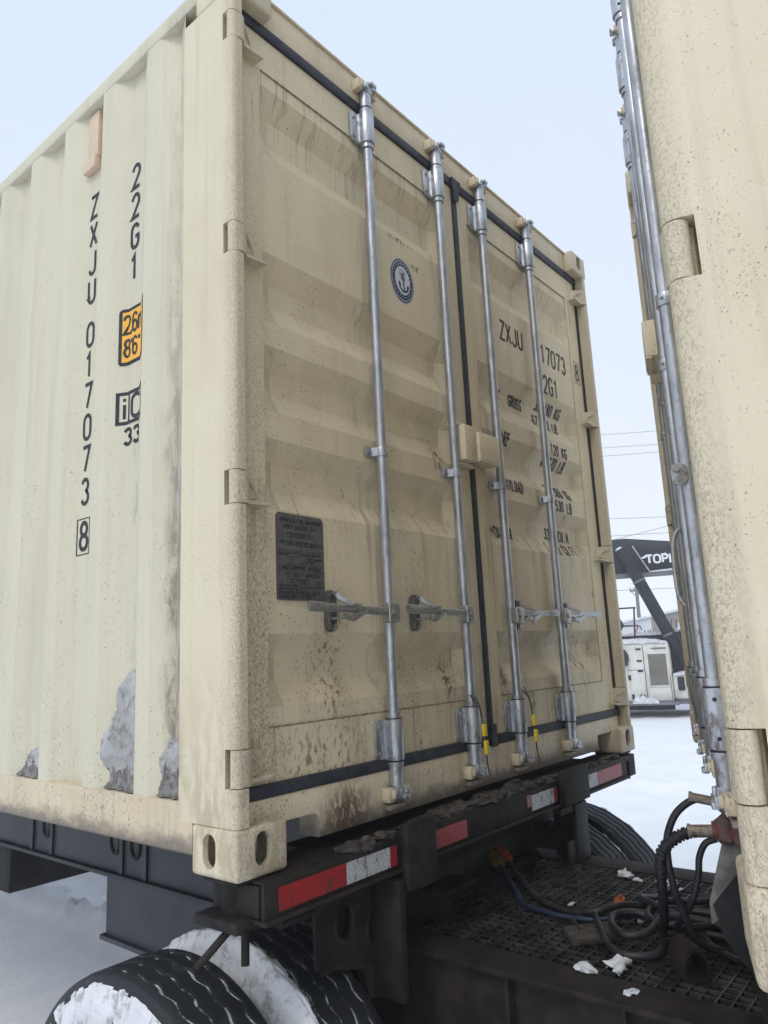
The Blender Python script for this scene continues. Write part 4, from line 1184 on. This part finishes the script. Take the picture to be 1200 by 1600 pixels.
def gladhand(c, m, s=1):
    c = Vector(c); mb = MB()
    mb.cyl(c-nv*.030, c+nv*.022, .020*s, 14)
    mb.ball(c-nv*.01, .034*s, .8, .8, 1, 2, .25, c.z)
    mb.cyl(c-nv*.03+Vector((0, 0, -.012)), c-nv*.11+Vector((0, 0, -.004)), .022*s, 12)
    mb.cyl(c-ax*.02-nv*.05, c-ax*.046-nv*.05, .026*s, 16)
    return mb
o = gladhand((.975, -.802, 1.365), None); o.build('gladhand', MGREY, t2)
o = gladhand((.972, -.795, 1.292), None, 1.15); o.build('gladhand', MREDD, t2)
mb = MB(); q = Vector((.985, -.83, 1.27)); mb.tube([q, q+Vector((0, 0, .06)), q+Vector((.003, -.01, .14))], .017, 12); mb.build('coupling_pipe', MGREY, t2)

# hoses: each is one thing with its fitting
def hose(pts, r, lab, mat=MHOSE, fit=None, coil=False, name='air_hose'):
    rt_ = empty(name, pts[0], 0, lab, 'hose', 'air and brake hoses on the deck'); o0 = Vector(pts[0]); r = r*.78
    P = smooth_path([tuple(Vector(p)-o0) for p in pts], 10)
    mb = MB(); mb.tube(P, r, 12); mb.build('hose', mat, rt_)
    if fit:
        mb = MB(); d = (P[3]-P[0]).normalized(); mb.cyl(P[0]-d*.01, P[0]+d*.05, r*1.28, 14); mb.cyl(P[0]+d*.05, P[0]+d*.058, r*1.5, 14); mb.build('fitting', fit, rt_)
    if coil:
        mb = MB(); n = 26
        for k in range(n):
            i = int(5+k*(len(P)*.42)/n); 
            if i+1 >= len(P): break
            t = (P[i+1]-P[i-1]).normalized(); u = t.cross(Vector((0, 0, 1))).normalized(); v = t.cross(u)
            mb.tube([P[i]+(r+.0008)*(math.cos(2*math.pi*q/14)*u+math.sin(2*math.pi*q/14)*v) for q in range(14)], .0032, 6, closed=True)
        mb.build('spiral_guard', mat, rt_)
    return rt_
DZ = H-.334
def Dk(x, y, dz=.016): return (x, y, DZ+dz)
hose([(.968, -.782, 1.365), (.953, -.741, 1.368), (.936, -.697, 1.335), (.927, -.671, 1.284), (.924, -.663, 1.235), (.930, -.664, 1.17), (.955, -.675, 1.08), Dk(.99, -.70, .05), Dk(1.06, -.77), Dk(1.08, -.90), Dk(1.03, -1.15)], .0125,
     'thin black air hose arching highest from the upper coupling', fit=MBRASS)
hose([(.963, -.772, 1.290), (.947, -.725, 1.286), (.932, -.685, 1.268), (.920, -.653, 1.236), (.917, -.643, 1.196), (.930, -.636, 1.13), (.99, -.61, 1.04), Dk(1.09, -.57, .03), Dk(1.18, -.66), Dk(1.20, -.85), Dk(1.12, -1.1)], .0165,
     'thicker black hose with a ribbed guard curving from the red coupling', fit=MBRASS, coil=True)
hose([(.967, -.782, 1.270), (.958, -.755, 1.258), (.951, -.737, 1.222), (.948, -.729, 1.174), (.952, -.70, 1.10), Dk(1.05, -.62, .06), Dk(1.20, -.55), Dk(1.20, -.42), Dk(1.11, -.34), Dk(1.06, -.30), Dk(.98, -.36)], .0110,
     'short black hose dropping straight down beneath the red coupling')
hose([Dk(1.277, .095, .07), Dk(1.19, -.02, .03), Dk(1.108, -.10), Dk(1.075, -.20), Dk(1.072, -.27), Dk(1.085, -.36, .02), Dk(1.16, -.46, .03), Dk(1.20, -.58, .03), Dk(1.17, -.70, .03)], .0105,
     'blue air line lying on the grating from the yellow-capped socket', mat=MHBLU)
hose([Dk(1.33, .09, .07), Dk(1.25, -.03, .03), Dk(1.16, -.14), Dk(1.11, -.27, .02), Dk(1.10, -.36, .04), Dk(1.20, -.41, .04), Dk(1.29, -.50, .02), Dk(1.33, -.66), Dk(1.30, -.9)], .0125,
     'black cable lying beside the blue line from the orange-capped socket')
hose([Dk(1.10, -.35, .035), Dk(.99, -.42, .03), Dk(.915, -.48, .02), Dk(.885, -.54, .02), Dk(.93, -.60, .02), Dk(1.03, -.585, .02), Dk(1.11, -.545, .03), Dk(1.135, -.48, .045), Dk(1.08, -.43, .05), Dk(1.0, -.45, .05), Dk(.95, -.51, .045), Dk(.99, -.56, .05), Dk(1.10, -.57, .06), Dk(1.15, -.68, .05), Dk(1.14, -.80, .03)], .0130,
     'black hose wound in a loose loop in the middle of the grating')
hose([Dk(1.06, -.585, .03), Dk(1.11, -.655, .03), Dk(1.113, -.75, .03), Dk(1.06, -.9, .03)], .0120, 'short black hose crossing below the looped hose on the grating')
hose([Dk(1.45, -.62, .02), Dk(1.36, -.56, .03), Dk(1.27, -.52, .05), Dk(1.16, -.50, .05), Dk(1.08, -.55, .05), Dk(1.10, -.66, .05), Dk(1.22, -.72, .04), Dk(1.30, -.86, .03)], .0125, 'black hose bent double over the others below the couplings')
hose([Dk(1.50, -.44, .015), Dk(1.38, -.44, .02), Dk(1.26, -.44, .05), Dk(1.18, -.52, .06), Dk(1.14, -.64, .04), Dk(1.05, -.72, .02), Dk(.98, -.86, .02), Dk(.96, -1.05, .02)], .0120, 'black hose running from the far deck rail to the near corner')
for (x, y, z, m, lab) in ((1.285, .100, .075, MCAPY, 'yellow cap on the end of the blue air line'), (1.338, .095, .080, MCAPO, 'orange cap on the end of the black cable')):
    mb = MB(); mb.cyl((x, y, DZ+z), (x+.03, y+.05, DZ+z+.015), .021, 16); mb.cyl((x-.01, y-.016, DZ+z-.004), (x, y, DZ+z), .016, 16)
    tag(mb.build('connector_cap', m, None), lab, 'cap')
mb = MB(); mb.ball((0, 0, .012), .018, 1.3, .8, .8, 2, .6, 2); mb.box(-.012, .012, -.004, .006, .014, .026, .003)
o = mb.build('rag_scrap', MCAPO, None); o.location = (1.31, -.345, DZ+.002); tag(o, 'orange scrap lying on the dark grating', 'scrap')
# snow bits lying on the deck
bits = [((1.602, -.238), .022, 'pair of round snow bits nearest the far deck rail'), ((1.585, -.262), .020, 'pair of round snow bits nearest the far deck rail'), ((1.598, -.392), .020, 'oval snow bit on the grating near the arching hoses'),
        ((1.562, -.427), .022, 'snow bit just before the arching hoses'), ((1.560, -.305), .013, 'tiny snow bit beside the pair of round ones'), ((.842, -.528), .026, 'white snow flakes heaped at the near edge of the grating'), ((.815, -.545), .020, 'white snow flakes heaped at the near edge of the grating'),
        ((.768, -.475), .022, 'flat snow bit on the near deck rail beside the flakes'), ((.713, -.617), .013, 'single round snow crumb on the near deck rail')]
for k, ((x, y), r, lab) in enumerate(bits):
    mb = MB(); mb.ball((0, 0, r*.35), r, 1.35, .8, .45, 2, .7, k*3.1); mb.ball((r*.9, r*.3, r*.25), r*.55, 1.2, .9, .5, 2, .7, k*1.7)
    o = mb.build('snow_bit', MSNOWC, None, 60); o.location = (x, y, DZ+.004); o.rotation_euler = (0, 0, k*1.1)
    tag(o, lab, 'snow', 'snow bits scattered on the deck')

# ------------------------------------------------------------------ snow field
def ground():
    xs = [-400, -120, -40, -14, -6] + [-4+.07*i for i in range(202)] + [10.3+.35*i for i in range(30)]+[21+1.5*i for i in range(14)] + [50, 90, 180, 420]
    ys = [-400, -120, -40, -14, -6] + [-4+.07*i for i in range(202)] + [10.3+.35*i for i in range(30)]+[21+1.5*i for i in range(14)] + [50, 90, 180, 420]
    bm = bmesh.new(); V = []
    def hh(x, y):
        if max(abs(x), abs(y)) > 60: return 0
        h = .030*noise.noise((x*.9, y*.9, 0))+.012*noise.noise((x*3.1, y*3.1, 2))
        # ploughed ridge along the far side of the trailer and a lesser one between the tracks
        b = math.exp(-((x-2.75-.15*noise.noise((y*.9, 3, 1)))/.34)**2)*max(0, min(1, (y-3.0)/1.4))
        h += b*(.42+.26*noise.noise((x*2.4, y*2.4, 5))+.20*abs(noise.noise((x*6, y*6, 1)))+.06*noise.noise((x*15, y*15, 4)))
        b2 = max(0, min(1, (x-1.62-.10*noise.noise((y*1.5, 9, 1)))/.14))*max(0, min(1, (y-2.6)/.6))*max(0, min(1, (2.2-x)/.5))
        h += b2*(.17+.10*noise.noise((x*4, y*4, 7))+.09*noise.noise((x*11, y*11, 3)))
        if x > 3.2:                           # shallow wheel ruts across the yard
            for c0 in (6.3, 8.2, 11.6, 13.4):
                xc = c0+.25*math.sin(y*.5+c0)
                h -= .05*math.exp(-((x-xc)/.22)**2); h += .03*math.exp(-((x-xc-.36)/.14)**2)*(.6+noise.noise((x*5, y*5, c0)))
            h += .02*noise.noise((x*1.7, y*1.7, 11))
        return h
    for y in ys: V.append([bm.verts.new((x, y, hh(x, y))) for x in xs])
    for j in range(len(ys)-1):
        for i in range(len(xs)-1): bm.faces.new((V[j][i], V[j][i+1], V[j+1][i+1], V[j+1][i]))
    mb = MB(); mb.bm.free(); mb.bm = bm; mb._fin()
    o = mb.build('snow_ground', MSNOW, None, 80); o['kind'] = 'structure'; return o
ground()

# ------------------------------------------------------------------ container handler behind
BV = Vector((.94286, .33320, 0)); RV = Vector((.33320, -.94286, 0))
st = empty('container_handler', (16.751, 4.887, 0), math.atan2(RV.y, RV.x), 'white and navy container handler with a long lettered boom parked on the snow', 'lift truck')
sp = lambda n, mb, m, sharp=35: mb.build(n, m, st, sharp)
mb = MB(); mb.box(-3.4, .20, 0, 2.4, .36, 1.78, .07, seg=3); mb.mi = 1
mb.box(-.405, -.390, -.004, .02, .42, 1.70); mb.box(-.80, -.405, -.004, .02, 1.122, 1.132); mb.box(.155, .165, -.004, .02, .42, 1.0)
for z in (1.62, 1.34, 1.10, .52): mb.box(-.56, -.44, -.022, .004, z-.022, z+.022, .008)
for x, z in ((-.80, 1.30), (-.76, .95), (-.72, .50)): mb.box(x-.03, x+.03, -.02, .004, z-.06, z+.06, .006)
sp('engine_housing', mb, [MSTW, MSTN])
mb = MB(); mb.box(-.34, .145, -.030, .012, .72, 1.53, .01); mb.mi = 1; mb.box(-.30, .110, -.036, -.031, .76, 1.49)
for k in range(18): mb.box(-.30, .110, -.041, -.0362, .78+.04*k, .786+.04*k)
sp('cooling_panel', mb, [MSTW, MLOUV])
def snow_cap(x0, x1, y0, y1, z, t, seed, name='snow_cap'):
    bm = bmesh.new(); nx, ny = 40, 10; V = {}
    for i in range(nx+1):
        for j in range(ny+1):
            u, v = i/nx, j/ny; e = min(u*9, (1-u)*9, v*4+.25, 1); 
            V[i, j] = bm.verts.new((x0+(x1-x0)*u, y0+(y1-y0)*v+(.02*noise.noise((u*9, 1, seed)) if j == 0 else 0), z+max(.003, e*t*(1+.7*noise.noise((u*6, v*3, seed))))))
    for i in range(nx):
        for j in range(ny): bm.faces.new((V[i, j], V[i+1, j], V[i+1, j+1], V[i, j+1]))
    ring = [V[i, 0] for i in range(nx+1)]; low = [bm.verts.new((v.co.x, v.co.y, z-.02-.03*max(0, noise.noise((i*.4, 2, seed))))) for i, v in enumerate(ring)]
    for i in range(nx): bm.faces.new((low[i], low[i+1], ring[i+1], ring[i]))
    bmesh.ops.recalc_face_normals(bm, faces=bm.faces[:])
    mb = MB(); mb.bm.free(); mb.bm = bm; mb._fin(); return sp(name, mb, MSNOWC, 60)
snow_cap(-3.3, .17, -.02, 1.2, 1.775, .09, 1.0)
mb = MB(); mb.box(-3.4, 3.2, .15, 2.3, .30, .42, .02); mb.box(-3.3, .30, -.12, .2, .30, .37, .015); mb.mi = 1; mb.box(.21, 3.2, .05, 2.3, .42, 1.00, .05, seg=3); mb.mi = 2
mb.box(.31, .46, .02, .06, .62, .94, .03); mb.mi = 3; mb.box(-2.0, .20, .3, 2.0, .16, .299, .03)
sp('lower_chassis', mb, [MSTG, MSTW, MSTN, MBLK])
snow_cap(.22, 3.1, .03, 1.5, .995, .07, 3.0); snow_cap(-.75, -.15, -.14, .1, .368, .11, 6.0)
mb = MB(); mb.box(-3.0, 3.2, .9, 1.6, 1.80, 1.97, .02); mb.box(.25, 1.2, .7, 2.2, 1.0, 2.0, .03); mb.box(.5, 3.0, 1.0, 2.2, 1.9, 2.25, .05)
sp('upper_deck', mb, MSTN)
snow_cap(-1.0, 3.0, .86, 1.6, 1.965, .05, 4.0); snow_cap(.45, .8, .55, .9, 2.06, .14, 5.0)
# boom: box girder with flange, pivot bracket and lettering
mb = MB()
mb.prism([(-5.2, 3.58), (9.0, 3.50), (9.0, 4.05), (1.2, 4.20), (-.55, 4.47), (-5.2, 4.50)], 'y', 1.0, 1.85, .02); mb.mi = 1
mb.box(-5.2, 9.0, .90, 1.0, 3.42, 3.555, .01)
sp('boom', mb, [MSTN, MSTG])
mb = MB(); mb.prism([(-1.9, 3.56), (-.06, 3.56), (-.40, 4.24), (-.62, 4.44), (-1.9, 4.44)], 'y', .86, .98, .015); sp('boom_bracket', mb, MSTN)
mb = MB(); mb.prism([(-.055, 3.57), (-.03, 3.57), (-.375, 4.25), (-.40, 4.235)], 'y', .85, .97); sp('bracket_snow_edge', mb, MSNOWC)
snow_cap(-.04, 8.5, .885, 1.0, 3.555, .09, 8.0)
mb = MB(); bm = bmesh.new()
text2d(bm, 'T', -.085, 3.775, .15, .20, .2, .026); text2d(bm, 'O', .105, 3.775, .15, .20, .2, .024); text2d(bm, 'P', .315, 3.775, .12, .20, .2, .025); text2d(bm, 'L', .492, 3.775, .12, .20, .2, .025)
for f in ([(-.26, 3.90), (-.10, 3.985), (-.05, 3.985), (-.04, 3.95), (-.13, 3.905)], [(-.06, 3.965), (.0, 3.965), (.0, 3.90), (-.04, 3.93)]): bm.faces.new([bm.verts.new((a, b, .0008)) for a, b in f])
for v in bm.verts: v.co = Vector((v.co.x, .994-v.co.z*3, v.co.y))
mb.bm.free(); mb.bm = bm; bmesh.ops.recalc_face_normals(bm, faces=bm.faces[:]); mb._fin(); sp('boom_lettering', mb, MLETW, 0)
mb = MB(); a, b = Vector((-.62, .70, 4.05)), Vector((.62, .70, 1.05)); d = (b-a).normalized()
mb.cyl(a, b, .150, 24); mb.cyl(a-d*.12, a+d*.30, .175, 24); mb.mi = 1
for t in (.78, 2.25): mb.cyl(a+d*t, a+d*(t+.05), .163, 24)
mb.mi = 2; mb.ball((a.x-.06, a.y, a.z+.09), .10, 1.3, 1, .7, 2, .3, 1)
sp('lift_cylinder', mb, [MSTN, MSTG, MSNOWC])
mb = MB()
for p in ([(-3.0, .3, 2.63), (-.46, .3, 2.63), (-.50, .3, 2.60), (-.55, .3, 1.88), (-.62, .3, 1.79), (-.95, .3, 1.79)], [(-3.0, .3, 2.19), (-.44, .3, 2.19)], [(-.92, .3, 1.8), (-.86, .3, 2.66)]): mb.tube(p, .020, 8)
sp('hand_rail', mb, MSTN)
mb = MB(); mb.tube([(-1.02+.0*k, .0, 0) for k in range(2)], .01, 6) if False else None
mb.tube([(-.98+.19*math.cos(2*math.pi*k/28), -.06, 1.43+.19*math.sin(2*math.pi*k/28)) for k in range(28)], .06, 10, closed=True); mb.mi = 1; mb.cyl((-.98, -.04, 1.43), (-.98, -.01, 1.43), .16, 24)
sp('round_lamp', mb, [MSTN, MGLASS])
mb = MB()
for k, (x, z) in enumerate(((.34, 1.62), (.44, 1.50), (.56, 1.66))): mb.tube(smooth_path([(x, .58, z+.45), (x+.08, .50, z), (x+.20, .54, z-.30), (x+.32, .66, z-.55)], 6), .022, 6)
sp('hydraulic_hose', mb, MHOSE) if False else mb.bm.free()
for k, (x, z) in enumerate(((.34, 1.62), (.46, 1.50), (.58, 1.66))):
    mb = MB(); mb.tube(smooth_path([(x, .58, z+.45), (x+.08, .50, z), (x+.20, .54, z-.30), (x+.32, .66, z-.55)], 6), .022, 6); sp('hydraulic_hose', mb, MHOSE)
mb = MB(); mb.box(-.13, .10, -.046, -.0415, .90, 1.02); sp('warning_sticker', mb, MORNG) if False else mb.bm.free()
mb = MB(); mb.box(-.20, .13, -.006, .01, 1.60, 1.64); sp('grab_rail', mb, MSTG)
mb = MB(); mb.ball((-1.0, .25, 2.2), .22, .9, .6, 1.5, 2, .3, 4); sp('operator_seat', mb, MSTN)
for wx in (-2.6, 2.4):
    for wy in (.25, 1.9):
        mb = MB(); pr = [(-.2, .35), (-.24, .5), (-.23, .66), (-.17, .74), (.17, .74), (.23, .66), (.24, .5), (.2, .35)]; n = 40
        rg = [[mb.bm.verts.new((wx+r*math.cos(2*math.pi*k/n), wy+a, .74+r*math.sin(2*math.pi*k/n))) for a, r in pr] for k in range(n)]
        for k in range(n):
            for i in range(7): mb.bm.faces.new((rg[k][i], rg[(k+1) % n][i], rg[(k+1) % n][i+1], rg[k][i+1]))
        mb._fin(); mb.mi = 1; mb.cyl((wx, wy-.1, .74), (wx, wy+.1, .74), .36, 24)
        bmesh.ops.recalc_face_normals(mb.bm, faces=mb.bm.faces[:]); sp('wheel', mb, [MTYRE, MSTG])

# ------------------------------------------------------------------ far things
CP = Vector((-1.16335, -1.44403, 0))
wh = empty('warehouse', tuple(CP+BV*45), math.atan2(RV.y, RV.x), 'low white and brown warehouse with graffiti under a snowy roof behind the handler', 'building')
mb = MB(); mb.prism([(-9, 0), (-.30, 0), (-.30, 3.13), (-1.9, 2.86), (-9, 1.8)], 'y', 0, 9); mb.build('white_wall', MBLDW, wh)
mb = MB(); mb.prism([(-.298, 0), (9, 0), (9, 2.3), (4.5, 3.5), (1.3, 3.36), (-.298, 3.13)], 'y', .02, 9)
for k in range(40): mb.box(-.28+.23*k, -.26+.23*k, 0, .02, 0, 2.9) if k < 30 else None
mb.build('brown_wall', MBLDB, wh)
mb = MB(); mb.prism([(-9.2, 1.80), (-1.9, 2.88), (1.3, 3.40), (4.5, 3.54), (9.2, 2.3), (9.2, 2.42), (4.5, 3.68), (1.3, 3.53), (-1.9, 3.0), (-9.2, 1.92)], 'y', -.15, 9.2); mb.build('roof_snow', MSNOWC, wh)
for m, fs in ((MGRAFR, [[(-1.16, 2.12), (-1.18, 2.42), (-1.05, 2.60)], arc(-1.03, 2.2, .13, .13, 0, 360, 12)]), (MSTN, [[(-1.14, 2.45), (-1.06, 2.66), (-.93, 2.68), (-.87, 2.45)], [(-.72, 2.42), (-.70, 2.30)], [(-.55, 2.12), (-.52, 2.42)], [(-.42, 2.14), (-.38, 2.46)], [(.3, 2.5), (.42, 2.95)], [(.55, 2.5), (.62, 2.9), (.75, 2.6), (.8, 3.0)], [(1.0, 2.55), (1.05, 3.0)]])):
    bm = bmesh.new()
    for f in fs: ribbon(bm, f, .03, 0)
    for v in bm.verts: v.co = Vector((v.co.x, -.012, v.co.y))
    mb = MB(); mb.bm.free(); mb.bm = bm; bmesh.ops.recalc_face_normals(bm, faces=bm.faces[:]); mb._fin(); mb.build('graffiti', m, wh, 0)

pole = empty('utility_pole', tuple(CP+BV*60+RV*(-1.2)), math.atan2(RV.y, RV.x), 'wooden utility pole with a crossarm rising behind the warehouse', 'utility pole')
mb = MB(); mb.tube([(-.12, 0, 0), (0, 0, 6.1)], [.17, .12], 12); mb.build('pole', MWOOD, pole)
mb = MB(); mb.box(-.52, .36, -.16, -.08, 5.62, 5.74, .01); mb.tube([(-.48, -.1, 5.7), (-.02, -.12, 5.2)], .03, 6); mb.tube([(.3, -.1, 5.7), (.02, -.12, 5.2)], .03, 6); mb.build('crossarm', MWOOD, pole)
mb = MB()
for x in (-.46, -.2, .28): mb.cyl((x, -.12, 5.74), (x, -.12, 5.92), .05, 10)
mb.build('insulator', MSTG, pole)
def wire(D, a, b, lab, r=.018):
    (x0, z0), (x1, z1) = a, b; k = (z1-z0)/(x1-x0)
    r_ = CP+BV*D; mb = MB(); pts = []
    for i in range(41):
        x = x0-26+ (x1-x0+52)*i/40; pts.append((x, 0, z0+k*(x-x0)+.0016*(x-(x0+x1)/2)**2-.0016*((x1-x0)/2)**2))
    mb.tube(pts, r, 6); o = mb.build('power_line', MWIRE, None); o.location = r_; o.rotation_euler = (0, 0, math.atan2(RV.y, RV.x))
    return tag(o, lab, 'cable', 'overhead power lines')
s = .5
for a, b, lab in (((-2.82, 18.48), (1.81, 18.16), 'topmost overhead line, first of the close trio'), ((-2.68, 17.37), (1.69, 17.07), 'overhead line in the middle of the close trio'), ((-2.75, 16.68), (1.62, 16.45), 'lowest overhead line of the close trio'),
                  ((-2.76, 11.51), (1.73, 11.23), 'lone overhead line between the trio and the boom'), ((-1.21, 10.02), (1.64, 10.50), 'slanting overhead line just above the boom'), ((-2.65, 10.12), (1.6, 9.98), 'nearly level overhead line skimming the boom top'), ((-2.85, 5.81), (1.57, 5.70), 'overhead line at the crossarm of the pole')):
    wire(60, a, b, lab)

# ------------------------------------------------------------------ snowy air: far things fade a little
mb = MB(); mb.box(-425, 425, -425, 425, -1.0, 22)
hz = mb.build('haze', [], None, 0); hz['kind'] = 'stuff'
hm = bpy.data.materials.new('snow_haze'); hm.use_nodes = True; ht = hm.node_tree; ht.nodes.clear()
ho = ht.nodes.new('ShaderNodeOutputMaterial'); hv = ht.nodes.new('ShaderNodeVolumePrincipled')
hv.inputs['Color'].default_value = (.99, .995, 1, 1); hv.inputs['Density'].default_value = .003
ht.links.new(hv.outputs[0], ho.inputs['Volume']); hz.data.materials.append(hm)
